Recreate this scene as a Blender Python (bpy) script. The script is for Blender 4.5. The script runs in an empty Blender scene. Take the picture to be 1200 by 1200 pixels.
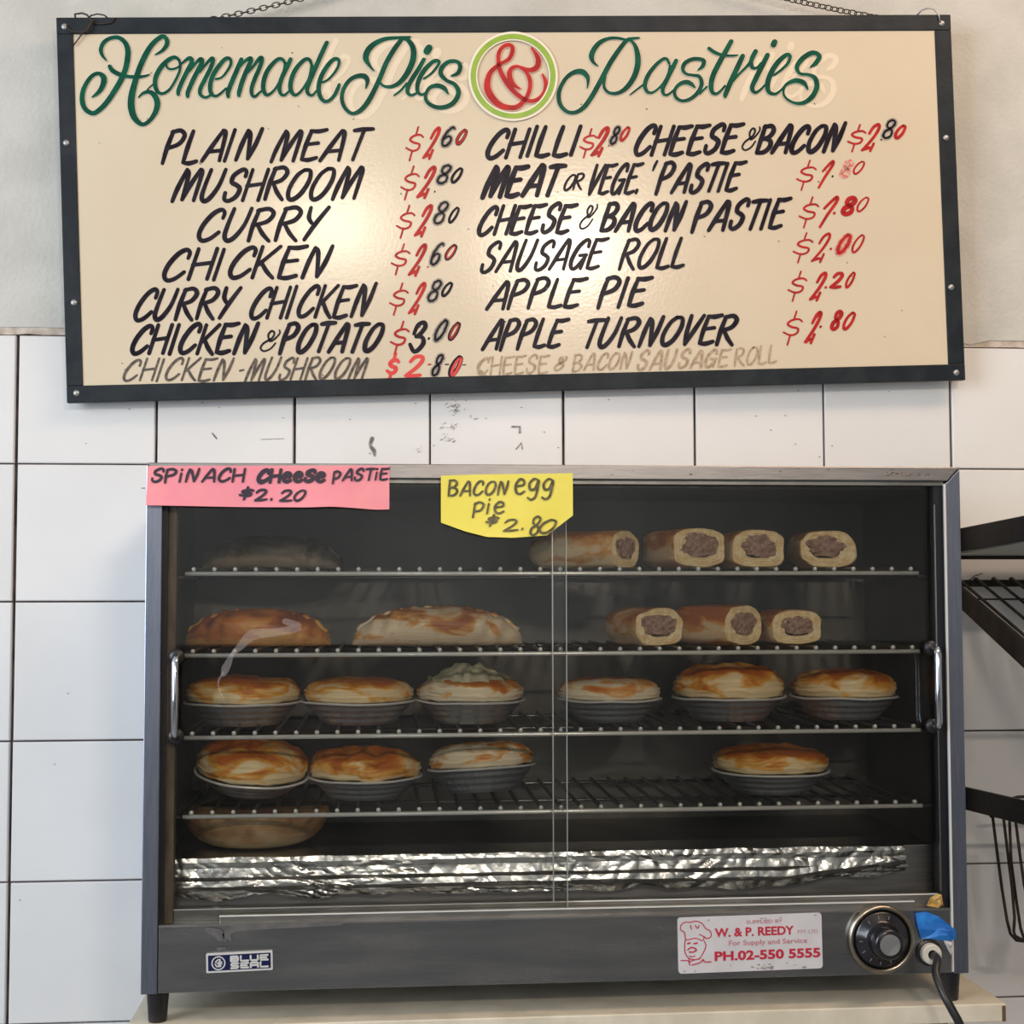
import bpy, math, random
from mathutils import Vector, Matrix, noise, Euler
random.seed(7)
S = bpy.context.scene
COL = S.collection
# ------------------------------------------------------------------ camera
F_PX = 1700.0
CAM = Vector((0.405118, -1.64022, 1.359621))
_a, _b, _c = -0.08840770, 0.05356282, 0.00200239
ca, sa, cb, sb, cc, sc = math.cos(_a), math.sin(_a), math.cos(_b), math.sin(_b), math.cos(_c), math.sin(_c)
RM = Matrix(((ca, -sa, 0), (sa, ca, 0), (0, 0, 1))) @ Matrix(((1, 0, 0), (0, cb, -sb), (0, sb, cb))) @ Matrix(((cc, 0, sc), (0, 1, 0), (-sc, 0, cc)))
rgt, fwd, upv = RM.col[0].copy(), RM.col[1].copy(), RM.col[2].copy()
cd = bpy.data.cameras.new('camera'); cam = bpy.data.objects.new('camera', cd); COL.objects.link(cam)
cd.sensor_width = 36; cd.lens = F_PX / 1200 * 36; cd.clip_start = 0.02
cam.matrix_world = Matrix(((rgt.x, upv.x, -fwd.x, CAM.x), (rgt.y, upv.y, -fwd.y, CAM.y), (rgt.z, upv.z, -fwd.z, CAM.z), (0, 0, 0, 1)))
S.camera = cam
# ------------------------------------------------------------------ world, lights, exposure
S.view_settings.view_transform = 'Standard'
try: S.view_settings.look = 'None'
except Exception: pass
S.view_settings.gamma = 1.0; S.view_settings.use_curve_mapping = False
S.view_settings.exposure = 0.0
W = bpy.data.worlds.new('world'); S.world = W; W.use_nodes = True
bg = W.node_tree.nodes['Background']; bg.inputs[0].default_value = (0.75, 0.83, 1.0, 1); bg.inputs[1].default_value = 0.6
def area(name, loc, target, size, size_y, power, color):
    d = bpy.data.lights.new(name, 'AREA'); d.shape = 'RECTANGLE'; d.size = size; d.size_y = size_y
    d.energy = power; d.color = color
    o = bpy.data.objects.new(name, d); COL.objects.link(o); o.location = loc
    o.rotation_euler = (Vector(target) - Vector(loc)).to_track_quat('-Z', 'Y').to_euler()
    return o
area('daylight_shopfront', (-1.65, -1.9, 1.8), (0.3, 0, 1.3), 1.4, 1.5, 54, (0.82, 0.91, 1.0))
area('overhead_light', (1.5, -1.0, 2.7), (1.1, 0, 1.6), 1.2, 0.25, 13, (1.0, 0.70, 0.48))
area('overhead_light', (0.3, -3.4, 2.72), (0.4, -4.5, 1.3), 2.4, 0.4, 50, (0.90, 0.97, 1.0))  # unseen lamp, added to brighten the front wall mirrored in glass and steel
area('pendant_lamp', (0.25, -2.5, 2.235), (0.5, 0, 1.4), 0.20, 0.05, 5, (1.0, 0.85, 0.68))
area('pendant_lamp', (0.90, -2.5, 2.185), (0.6, 0, 1.3), 0.26, 0.05, 11, (1.0, 0.84, 0.70))
# ------------------------------------------------------------------ helpers
def ray(x, y):
    return RM @ Vector(((x - 600) / F_PX, 1.0, (600 - y) / F_PX))
def onY(x, y, Y):
    r = ray(x, y); return CAM + r * ((Y - CAM.y) / r.y)
def onX(x, y, X):
    r = ray(x, y); return CAM + r * ((X - CAM.x) / r.x)
def onZ(x, y, Z):
    r = ray(x, y); return CAM + r * ((Z - CAM.z) / r.z)

def mat(name, c1, rough=0.5, metal=0.0, c2=None, nscale=8, nlo=0.4, nhi=0.6, bump=0.0, bscale=60, spec=0.5, stretch=None, rvar=0.0, detail=4, coat=0.0, c3=None, rnd=False):
    m = bpy.data.materials.new(name); m.use_nodes = True
    nt = m.node_tree; N = nt.nodes; L = nt.links; p = N['Principled BSDF']
    p.inputs['Base Color'].default_value = (*c1, 1); p.inputs['Roughness'].default_value = rough
    p.inputs['Metallic'].default_value = metal; p.inputs['Specular IOR Level'].default_value = spec
    p.inputs['Coat Weight'].default_value = coat
    tc = N.new('ShaderNodeTexCoord'); mp = N.new('ShaderNodeMapping'); L.new(tc.outputs['Object'], mp.inputs[0])
    if stretch: mp.inputs['Scale'].default_value = stretch
    if rnd:
        oi = N.new('ShaderNodeObjectInfo'); mu = N.new('ShaderNodeMath'); mu.operation = 'MULTIPLY'; mu.inputs[1].default_value = 37.0
        L.new(oi.outputs['Random'], mu.inputs[0]); cx = N.new('ShaderNodeCombineXYZ'); L.new(mu.outputs[0], cx.inputs[0]); L.new(mu.outputs[0], cx.inputs[1])
        L.new(cx.outputs[0], mp.inputs['Location'])
    if c2 is not None:
        n = N.new('ShaderNodeTexNoise'); n.inputs['Scale'].default_value = nscale; n.inputs['Detail'].default_value = detail
        L.new(mp.outputs[0], n.inputs['Vector'])
        r = N.new('ShaderNodeValToRGB'); L.new(n.outputs['Fac'], r.inputs[0]); L.new(r.outputs[0], p.inputs['Base Color'])
        r.color_ramp.elements[0].position = nlo; r.color_ramp.elements[0].color = (*c1, 1)
        r.color_ramp.elements[1].position = nhi; r.color_ramp.elements[1].color = (*c2, 1)
        if c3 is not None:
            e = r.color_ramp.elements.new(min(0.99, nhi + 0.12)); e.color = (*c3, 1)
        if rvar:
            mr = N.new('ShaderNodeMapRange'); L.new(n.outputs['Fac'], mr.inputs[0])
            mr.inputs[3].default_value = rough - rvar; mr.inputs[4].default_value = rough + rvar; L.new(mr.outputs[0], p.inputs['Roughness'])
    if bump:
        n2 = N.new('ShaderNodeTexNoise'); n2.inputs['Scale'].default_value = bscale; n2.inputs['Detail'].default_value = 5
        L.new(mp.outputs[0], n2.inputs['Vector'])
        b = N.new('ShaderNodeBump'); b.inputs['Strength'].default_value = bump; b.inputs['Distance'].default_value = 0.002
        L.new(n2.outputs['Fac'], b.inputs['Height']); L.new(b.outputs[0], p.inputs['Normal'])
    return m

class MB:
    """collects geometry for one mesh object"""
    def __init__(s): s.v = []; s.f = []; s.m = []; s.lay = 0
    def add(s, vs, fs, mi=0, M=None):
        k = len(s.v)
        for v in vs:
            v = Vector(v); s.v.append(M @ v if M else v)
        for f in fs: s.f.append([k + i for i in f]); s.m.append(mi)
    def box(s, a, b, mi=0, M=None):
        x0, y0, z0 = a; x1, y1, z1 = b
        s.add([(x0,y0,z0),(x1,y0,z0),(x1,y1,z0),(x0,y1,z0),(x0,y0,z1),(x1,y0,z1),(x1,y1,z1),(x0,y1,z1)],
              [(0,3,2,1),(4,5,6,7),(0,1,5,4),(1,2,6,5),(2,3,7,6),(3,0,4,7)], mi, M)
    def prism(s, poly, y0, y1, mi=0, M=None):          # poly in (x,z), extruded over y
        n = len(poly)
        s.add([(x, y0, z) for x, z in poly] + [(x, y1, z) for x, z in poly],
              [list(range(n)), list(range(2*n-1, n-1, -1))] + [(i, n+i, n+(i+1) % n, (i+1) % n) for i in range(n)], mi, M)
    def tube(s, pts, r, n=8, mi=0, M=None, closed=False, cap=True):
        pts = [Vector(p) for p in pts]; rr = r if isinstance(r, (list, tuple)) else [r]*len(pts)
        rings = []; ref = None
        for i, p in enumerate(pts):
            if closed: t = pts[(i+1) % len(pts)] - pts[i-1]
            else: t = pts[min(i+1, len(pts)-1)] - pts[max(i-1, 0)]
            t.normalize()
            if ref is None or abs(ref.dot(t)) > 0.98:
                ref = Vector((0,0,1)) if abs(t.z) < 0.9 else Vector((1,0,0))
            a = (ref - t*ref.dot(t)).normalized(); ref = a; b = t.cross(a)
            rings.append([p + (a*math.cos(2*math.pi*k/n) + b*math.sin(2*math.pi*k/n))*rr[i] for k in range(n)])
        vs = [v for r_ in rings for v in r_]; fs = []
        m = len(rings)
        for i in range(m if closed else m-1):
            j = (i+1) % m
            for k in range(n): fs.append((i*n+k, i*n+(k+1) % n, j*n+(k+1) % n, j*n+k))
        if cap and not closed: fs += [list(range(n-1, -1, -1)), [(m-1)*n+k for k in range(n)]]
        s.add(vs, fs, mi, M)
    def lathe(s, prof, n=32, mi=0, M=None, fn=None, capa=True, capb=True):   # prof [(r,z)], axis z
        vs = []; fs = []
        for j, (r, z) in enumerate(prof):
            for k in range(n):
                a = 2*math.pi*k/n; rr, zz = (fn(r, z, a, j) if fn else (r, z))
                vs.append((rr*math.cos(a), rr*math.sin(a), zz))
        for j in range(len(prof)-1):
            for k in range(n): fs.append((j*n+k, j*n+(k+1) % n, (j+1)*n+(k+1) % n, (j+1)*n+k))
        if capa: fs.append(list(range(n-1, -1, -1)))
        if capb: fs.append([(len(prof)-1)*n+k for k in range(n)])
        s.add(vs, fs, mi, M)
    def ribbon(s, pts, w, mi=0, off=0.0, to3=None, smooth=True, closed=False):
        """brush stroke: pts 2-D, w widths; to3(x,y,off) -> 3-D"""
        P = [Vector((p[0], p[1])) for p in pts]; Wd = list(w) if isinstance(w, (list, tuple)) else [w]*len(P)
        if smooth and len(P) > 2:
            Q = []; V = []; n = len(P); rng = n if closed else n-1
            for i in range(rng):
                if closed: p0, p1, p2, p3 = P[i-1], P[i], P[(i+1) % n], P[(i+2) % n]; w1, w2 = Wd[i], Wd[(i+1) % n]
                else: p0, p1, p2, p3 = P[max(i-1,0)], P[i], P[i+1], P[min(i+2, n-1)]; w1, w2 = Wd[i], Wd[i+1]
                for k in range(5):
                    t = k/5
                    Q.append(0.5*((2*p1)+(p2-p0)*t+(2*p0-5*p1+4*p2-p3)*t*t+(3*p1-p0-3*p2+p3)*t**3)); V.append(w1+(w2-w1)*t)
            if not closed: Q.append(P[-1]); V.append(Wd[-1])
            P, Wd = Q, V
        n = len(P)
        if n < 2: return
        off = off + (s.lay % 40)*1.2e-5; s.lay += 1
        Lf = []; Rt = []; T = []
        for i in range(n):
            if closed: t = P[(i+1) % n]-P[i-1]
            else: t = P[min(i+1, n-1)]-P[max(i-1, 0)]
            if t.length < 1e-9: t = Vector((1, 0))
            t.normalize(); T.append(t); nn = Vector((-t.y, t.x))
            Lf.append(P[i]+nn*Wd[i]/2); Rt.append(P[i]-nn*Wd[i]/2)
        vs = [to3(p.x, p.y, off) for p in Lf]+[to3(p.x, p.y, off) for p in Rt]
        fs = [(i, n+i, n+(i+1) % n, (i+1) % n) for i in range(n if closed else n-1)]
        s.add(vs, fs, mi)
        if not closed:
            for i, sg in ((0, -1), (n-1, 1)):
                t = T[i]; nn = Vector((-t.y, t.x)); c = P[i]; r = Wd[i]/2
                arc = [c+nn*r*math.cos(a)+t*sg*r*math.sin(a) for a in [math.pi*k/6 for k in range(7)]]
                if sg < 0: arc = arc[::-1]
                s.add([to3(p.x, p.y, off) for p in arc], [list(range(len(arc)))[::-1]], mi)
    def build(s, name, mats, parent=None, smooth=False, bevel=0, label=None, bseg=2):
        me = bpy.data.meshes.new(name); me.from_pydata([tuple(v) for v in s.v], [], s.f); me.update()
        if not isinstance(mats, (list, tuple)): mats = [mats]
        for m in mats: me.materials.append(m)
        me.polygons.foreach_set('material_index', s.m)
        if smooth: me.polygons.foreach_set('use_smooth', [True]*len(me.polygons))
        o = bpy.data.objects.new(name, me); COL.objects.link(o)
        if parent: o.parent = parent
        if bevel:
            b = o.modifiers.new('bevel', 'BEVEL'); b.width = bevel; b.segments = bseg; b.limit_method = 'ANGLE'
        if label: o['label'] = label
        return o
def thing(name, label, cat, loc=(0,0,0), group=None, rot=(0,0,0)):
    o = bpy.data.objects.new(name, None); COL.objects.link(o); o.location = loc; o.rotation_euler = rot; o.empty_display_size = 0.05
    tag(o, label, cat, group); return o
def tag(o, label, cat, group=None):
    o['label'] = label; o['category'] = cat
    if group: o['group'] = group
    return o
def copyp(o, parent, loc=None):
    c = o.copy(); COL.objects.link(c); c.parent = parent
    if loc is not None: c.location = loc
    return c
def struct(o): o['kind'] = 'structure'; return o

# ------------------------------------------------------------------ materials
M_plaster = mat('painted_plaster', (0.50,0.50,0.47), 0.75, c2=(0.56,0.56,0.53), nscale=14, bump=0.5, bscale=190)
M_grout = mat('grout', (0.045,0.028,0.024), 0.95, c2=(0.11,0.075,0.065), nscale=40, bump=0.6, bscale=200)
M_cement = mat('cement', (0.42,0.36,0.30), 0.9, c2=(0.58,0.52,0.47), nscale=60, bump=0.8, bscale=150)
M_tile = mat('glazed_tile', (0.76,0.765,0.77), 0.22, c2=(0.72,0.725,0.73), nscale=5, bump=0.12, bscale=22, rnd=True)
M_dirt = mat('dirt', (0.16,0.15,0.14), 0.9, c2=(0.3,0.29,0.27), nscale=200)
M_board = mat('cream_board_paint', (0.69,0.60,0.455), 0.17, c2=(0.65,0.555,0.415), nscale=5, bump=0.05, bscale=260, nlo=0.35, nhi=0.7)
M_frame = mat('frame_paint', (0.010,0.015,0.021), 0.45, c2=(0.018,0.024,0.030), nscale=30, bump=0.15, bscale=200, spec=.22)
M_green = mat('green_paint', (0.007,0.095,0.055), 0.3, spec=.1, c2=(0.005,0.060,0.038), nscale=60)
M_black = mat('black_paint', (0.012,0.009,0.016), 0.3, spec=.08, c2=(0.022,0.02,0.03), nscale=90)
M_red = mat('red_paint', (0.50,0.022,0.022), 0.35, spec=.2, c2=(0.36,0.014,0.016), nscale=80)
M_bred = mat('bright_red_paint', (0.68,0.022,0.022), 0.35)
M_lime = mat('lime_paint', (0.28,0.44,0.035), 0.35, c2=(0.22,0.40,0.03), nscale=50)
M_halo = mat('pale_halo_paint', (0.82,0.76,0.64), 0.35)
M_ghost = mat('overpainted_letters', (0.765,0.665,0.51), 0.25, spec=.3)
M_smudge = mat('grey_smudge', (0.20,0.18,0.17), 0.6, c2=(0.42,0.38,0.31), nscale=400)
M_pinksm = mat('faded_red_smudge', (0.55,0.10,0.09), 0.6, c2=(0.68,0.42,0.33), nscale=380)
M_faint = mat('faded_marker', (0.48,0.37,0.25), 0.5, c2=(0.33,0.24,0.15), nscale=200)
M_faded = mat('thin_marker', (0.13,0.10,0.075), 0.5, c2=(0.05,0.04,0.04), nscale=200)
M_steel = mat('brushed_steel', (0.31,0.30,0.305), 0.40, metal=1.0, c2=(0.36,0.35,0.35), nscale=30, stretch=(1,1,14), bump=0.05, bscale=80, rvar=0.05)
M_steelv = mat('daylit_steel_upright', (0.27,0.30,0.40), 0.33, metal=1.0, c2=(0.31,0.34,0.42), nscale=30, stretch=(14,1,1), bump=0.05, bscale=80)  # blue of the reflected daylight is put into this steel's colour
M_steelb = mat('base_steel', (0.36,0.37,0.39), 0.26, metal=1.0, c2=(0.42,0.42,0.43), nscale=9, stretch=(1,1,6), bump=0.06, bscale=60, rvar=0.06)
M_track = mat('track_aluminium', (0.30,0.30,0.285), 0.40, metal=0.9, c2=(0.24,0.235,0.22), nscale=30, stretch=(1,1,4))
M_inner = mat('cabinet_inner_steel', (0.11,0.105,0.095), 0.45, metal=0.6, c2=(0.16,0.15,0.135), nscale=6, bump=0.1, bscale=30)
M_rust = mat('brown_seal', (0.085,0.06,0.04), 0.7, c2=(0.16,0.12,0.08), nscale=60, stretch=(1,1,.3))
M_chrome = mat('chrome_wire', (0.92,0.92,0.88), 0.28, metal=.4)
M_handle = mat('polished_chrome', (0.72,0.76,0.84), 0.12, metal=1.0)
M_wired = mat('shaded_wire', (0.22,0.22,0.21), 0.35, metal=1.0)  # chrome darkened: reflection of the dim interior put into the colour
M_foil = mat('aluminium_foil', (0.74,0.73,0.71), 0.24, metal=1.0, bump=0.25, bscale=140)
M_tin = mat('foil_tin', (0.50,0.53,0.58), 0.34, metal=.78, bump=0.15, bscale=160)
M_lip = mat('tin_lip_glint', (0.85,0.85,0.84), 0.3, metal=.35)  # paler copy of the tin foil, with the rim's glint in its colour
M_rubber = mat('black_rubber', (0.012,0.012,0.014), 0.35)
M_plasticb = mat('black_plastic', (0.010,0.010,0.014), 0.22, coat=0.3)
M_shelf = mat('cream_shelf_paint', (0.70,0.65,0.53), 0.5, c2=(0.60,0.55,0.44), nscale=20, bump=0.2, bscale=60)
M_shelfedge = mat('chipped_edge', (0.12,0.08,0.05), 0.8)
M_rackm = mat('dark_bronze_metal', (0.030,0.024,0.020), 0.5, metal=0.1, spec=.2, c2=(0.055,0.042,0.034), nscale=40)
M_rackb = mat('black_flat_bar', (0.008,0.009,0.013), 0.30, spec=.12, bump=0.1, bscale=60)
M_palep = mat('pale_green_panel', (0.62,0.70,0.66), 0.4)
M_pink = mat('pink_paper', (0.84,0.27,0.34), 0.65, c2=(0.88,0.32,0.35), nscale=14, bump=0.2, bscale=40)
M_yellow = mat('yellow_paper', (0.80,0.70,0.10), 0.6, c2=(0.84,0.75,0.14), nscale=14, bump=0.2, bscale=40)
M_marker = mat('dark_marker', (0.02,0.010,0.03), 0.5)
M_markery = mat('olive_marker', (0.055,0.05,0.02), 0.5, c2=(0.20,0.17,0.05), nscale=260, nlo=.4, nhi=.8)
M_white = mat('sticker_white', (0.62,0.61,0.64), 0.35, c2=(0.57,0.56,0.58), nscale=30)
M_stred = mat('sticker_red', (0.50,0.02,0.05), 0.4)
M_stpale = mat('sticker_red_worn', (0.52,0.20,0.24), 0.4)
M_navy = mat('badge_navy', (0.006,0.010,0.06), 0.3)
M_silver = mat('badge_silver', (0.72,0.72,0.70), 0.35, metal=0.3)
M_gland = mat('cream_plastic', (0.66,0.64,0.56), 0.4)
M_brass = mat('aged_chrome_ring', (0.50,0.46,0.38), 0.28, metal=1.0, c2=(0.34,0.29,0.22), nscale=40)
M_blue = mat('blue_tape', (0.012,0.13,0.48), 0.4, c2=(0.02,0.24,0.70), nscale=60, bump=0.4, bscale=60)
M_orange = mat('yellowed_tape', (0.42,0.22,0.04), 0.5, c2=(0.50,0.32,0.10), nscale=80)
M_knobc = mat('knob_silver', (0.45,0.46,0.48), 0.4, metal=0.7, c2=(0.32,0.33,0.34), nscale=60)

def crust_mat(name, pale, gold, brown, lo=0.38, mid=0.52, hi=0.68, scale=28):
    m = bpy.data.materials.new(name); m.use_nodes = True
    nt = m.node_tree; N = nt.nodes; L = nt.links; p = N['Principled BSDF']
    p.inputs['Roughness'].default_value = 0.38; p.inputs['Specular IOR Level'].default_value = 0.4
    p.inputs['Subsurface Weight'].default_value = 0.0
    tc = N.new('ShaderNodeTexCoord'); oi = N.new('ShaderNodeObjectInfo'); mu = N.new('ShaderNodeMath'); mu.operation = 'MULTIPLY'; mu.inputs[1].default_value = 91.0
    L.new(oi.outputs['Random'], mu.inputs[0])
    add = N.new('ShaderNodeVectorMath'); add.operation = 'ADD'; L.new(tc.outputs['Object'], add.inputs[0]); L.new(mu.outputs[0], add.inputs[1])
    mp = N.new('ShaderNodeMapping'); mp.inputs['Scale'].default_value = (1, 1, 2.2); L.new(add.outputs[0], mp.inputs[0])
    n = N.new('ShaderNodeTexNoise'); n.inputs['Scale'].default_value = scale; n.inputs['Detail'].default_value = 6; n.inputs['Distortion'].default_value = 0.6
    L.new(mp.outputs[0], n.inputs['Vector'])
    sep = N.new('ShaderNodeSeparateXYZ'); L.new(tc.outputs['Generated'], sep.inputs[0])
    mz = N.new('ShaderNodeMath'); mz.operation = 'MULTIPLY_ADD'; L.new(sep.outputs[2], mz.inputs[0]); mz.inputs[1].default_value = 0.34; mz.inputs[2].default_value = -0.17
    sm = N.new('ShaderNodeMath'); sm.operation = 'ADD'; L.new(n.outputs['Fac'], sm.inputs[0]); L.new(mz.outputs[0], sm.inputs[1])
    r = N.new('ShaderNodeValToRGB'); L.new(sm.outputs[0], r.inputs[0])
    r.color_ramp.elements[0].position = lo; r.color_ramp.elements[0].color = (*pale, 1)
    r.color_ramp.elements[1].position = hi; r.color_ramp.elements[1].color = (*brown, 1)
    e = r.color_ramp.elements.new(mid); e.color = (*gold, 1)
    L.new(r.outputs[0], p.inputs['Base Color'])
    wv = N.new('ShaderNodeTexNoise'); wv.inputs['Scale'].default_value = 130; wv.inputs['Detail'].default_value = 4
    mp2 = N.new('ShaderNodeMapping'); mp2.inputs['Scale'].default_value = (.35, .35, 3); L.new(add.outputs[0], mp2.inputs[0]); L.new(mp2.outputs[0], wv.inputs['Vector'])
    b = N.new('ShaderNodeBump'); b.inputs['Strength'].default_value = 0.55; b.inputs['Distance'].default_value = 0.0015
    L.new(wv.outputs['Fac'], b.inputs['Height']); L.new(b.outputs[0], p.inputs['Normal'])
    return m
M_crust = crust_mat('baked_crust', (0.84,0.66,0.38), (0.78,0.38,0.06), (0.50,0.13,0.015), .43, .51, .62)
M_crustp = crust_mat('pale_crust', (0.84,0.72,0.52), (0.74,0.36,0.09), (0.55,0.15,0.02), lo=0.51, mid=0.57, hi=0.68)
M_glaze = crust_mat('dark_glazed_crust', (0.72,0.38,0.10), (0.56,0.18,0.03), (0.28,0.07,0.012))
M_pastie = crust_mat('pastie_crust', (0.78,0.62,0.42), (0.68,0.32,0.07), (0.38,0.11,0.02), lo=0.48, mid=0.56, hi=0.66)
M_dull = crust_mat('shadowed_crust', (0.36,0.29,0.20), (0.28,0.18,0.10), (0.16,0.08,0.04))  # darkened crust: shade deep in the cabinet put into its colour
M_rollp = crust_mat('roll_pastry', (0.80,0.62,0.38), (0.70,0.33,0.08), (0.42,0.13,0.03), lo=0.45, mid=0.55, hi=0.66)
M_rollend = mat('cut_pastry', (0.90,0.73,0.44), 0.55, c2=(0.78,0.56,0.28), nscale=110, bump=0.5, bscale=200)
M_meat = mat('sausage_meat', (0.24,0.12,0.08), 0.6, c2=(0.50,0.33,0.25), nscale=260, bump=1.0, bscale=300, nlo=.35, nhi=.7)
M_mash = mat('mashed_potato', (0.58,0.56,0.40), 0.5, c2=(0.44,0.42,0.28), nscale=50, bump=0.6, bscale=90)

def glass(name, tint=(0.975,0.985,0.98), ior=1.5, rough=0.0):
    m = bpy.data.materials.new(name); m.use_nodes = True; nt = m.node_tree; N = nt.nodes; L = nt.links
    N.remove(N['Principled BSDF']); out = N['Material Output']
    t = N.new('ShaderNodeBsdfTransparent'); t.inputs[0].default_value = (*tint, 1)
    g = N.new('ShaderNodeBsdfGlossy'); g.inputs['Roughness'].default_value = rough
    fr = N.new('ShaderNodeFresnel'); fr.inputs[0].default_value = ior
    mx = N.new('ShaderNodeMixShader'); L.new(fr.outputs[0], mx.inputs[0]); L.new(t.outputs[0], mx.inputs[1]); L.new(g.outputs[0], mx.inputs[2]); L.new(mx.outputs[0], out.inputs[0])
    return m
M_glass = glass('door_glass')
def milky(name, col, fac):
    m = bpy.data.materials.new(name); m.use_nodes = True; nt = m.node_tree; N = nt.nodes; L = nt.links
    p = N['Principled BSDF']; p.inputs['Base Color'].default_value = (*col, 1); p.inputs['Roughness'].default_value = 0.3
    t = N.new('ShaderNodeBsdfTransparent'); mx = N.new('ShaderNodeMixShader'); mx.inputs[0].default_value = fac
    L.new(t.outputs[0], mx.inputs[1]); L.new(p.outputs[0], mx.inputs[2]); L.new(mx.outputs[0], N['Material Output'].inputs[0]); return m
M_cleartape = milky('clear_tape', (0.75,0.70,0.70), 0.15)
M_edge = milky('glass_edge', (0.55,0.62,0.60), 0.55)

# ------------------------------------------------------------------ the room shell
T = 0.1525; Z0 = 1.5
XL, XR, YF, ZC = -2.3, 3.2, -4.6, 2.8
M_roomwall = mat('shop_wall_paint', (0.56,0.54,0.52), 0.7, c2=(0.44,0.43,0.42), nscale=2)
M_floor = mat('floor_vinyl', (0.20,0.19,0.18), 0.5, c2=(0.26,0.25,0.23), nscale=3)
M_ceil = mat('ceiling_paint', (0.62,0.60,0.56), 0.8)
b = MB(); b.box((XL-.1, 0.006, 0), (XR+.1, 0.12, ZC)); wall = struct(b.build('wall_back', M_grout))
b = MB(); b.box((XL-.1, YF-.1, -.1), (XR+.1, .12, 0)); struct(b.build('floor', M_floor))
b = MB(); b.box((XL-.1, YF-.1, ZC), (XR+.1, .12, ZC+.1)); struct(b.build('ceiling', M_ceil))
b = MB(); b.box((XR, YF, 0), (XR+.1, .006, ZC)); struct(b.build('wall_right', M_roomwall))
b = MB(); b.box((XL-.1, YF-.1, 1.15), (XR+.1, YF, ZC)); b.box((XL-.1, YF-.1, 0), (XR+.1, YF+.02, 1.15), 1)
struct(b.build('wall_front', [M_roomwall, mat('dark_reflection_band', (0.20,0.185,0.18), .5, c2=(.27,.25,.245), nscale=3)]))  # unseen dark lower band, added to darken reflections in base steel and lower glass
# left wall with the shop-front window opening
b = MB(); b.box((XL-.1, YF, 0), (XL, .006, .9)); b.box((XL-.1, YF, 2.55), (XL, .006, ZC)); b.box((XL-.1, YF, .9), (XL, -3.6, 2.55)); b.box((XL-.1, -1.0, .9), (XL, .006, 2.55))
struct(b.build('wall_left', M_roomwall))
b = MB()
for y in (-3.6, -2.75, -1.9, -1.04): b.box((XL-.07, y, .9), (XL-.02, y+.04, 2.55))
b.box((XL-.07, -3.6, .9), (XL-.02, -1.0, .94)); b.box((XL-.07, -3.6, 2.51), (XL-.02, -1.0, 2.55))
win = struct(b.build('window_1', M_frame))
b = MB(); b.box((XL-.05, -3.58, .92), (XL-.044, -1.02, 2.53)); b.build('window_pane', M_glass, win)
# plaster over the tiles
ztop = Z0 + T
b = MB()
n = 60; x0, x1 = XL, XR
low = []
for i in range(n*4+1):
    x = x0+(x1-x0)*i/(n*4); z = ztop - .0005 + noise.noise(Vector((x*25, 0, 3)))*.0012
    if 1.073 < x < 1.096: z -= .006*abs(math.sin((x-1.073)/.023*math.pi))**.3
    low.append((x, z))
b.prism(low + [(x1, ZC), (x0, ZC)], -0.0005, .0065)
b.build('plaster', M_plaster, wall)
b = MB()
low = []
for i in range(301):
    x = XL+(XR-XL)*i/300; low.append((x, ztop-.0085+noise.noise(Vector((x*40, 5, 0)))*.0022))
b.prism(low+[(XR, ztop), (XL, ztop)], .0005, .0062)
b.build('cement_strip', M_cement, wall)
# tiles, each its own object; two shared meshes
def tile_mesh(w, h, nm):
    bm = MB(); e = .0012; d = .0068
    x0, x1, z0, z1 = -w/2, w/2, -h/2, h/2
    bm.add([(x0, d, z0), (x1, d, z0), (x1, d, z1), (x0, d, z1), (x0, e, z0), (x1, e, z0), (x1, e, z1), (x0, e, z1),
            (x0+e, 0, z0+e), (x1-e, 0, z0+e), (x1-e, 0, z1-e), (x0+e, 0, z1-e)],
           [(0,1,5,4), (1,2,6,5), (2,3,7,6), (3,0,4,7), (4,5,9,8), (5,6,10,9), (6,7,11,10), (7,4,8,11), (8,9,10,11)])
    me = bpy.data.meshes.new(nm); me.from_pydata([tuple(v) for v in bm.v], [], bm.f); me.materials.append(M_tile); return me
TM = tile_mesh(T-.0026, T-.0019, 'tile'); TMtop = tile_mesh(T-.0026, T-.0105, 'tile_top'); TMw = tile_mesh(T-.0036, T-.0019, 'tile_w'); TMwt = tile_mesh(T-.0036, T-.0105, 'tile_wt')
tiles = {}
for r in range(-8, 1):
    for c in range(-5, 14):
        wide = c in (-1, 0)
        me = (TMwt if wide else TMtop) if r == 0 else (TMw if wide else TM)
        o = bpy.data.objects.new('tile', me); COL.objects.link(o); o.parent = wall
        dz = -.0045 if r == 0 else 0
        o.location = ((c+.5)*T + random.uniform(-.0003,.0003), random.uniform(0, .0004), Z0+(r+.5)*T+dz)
        o.rotation_euler = (random.uniform(-.002,.002), 0, random.uniform(-.002,.002)); tiles[(c, r)] = o
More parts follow.
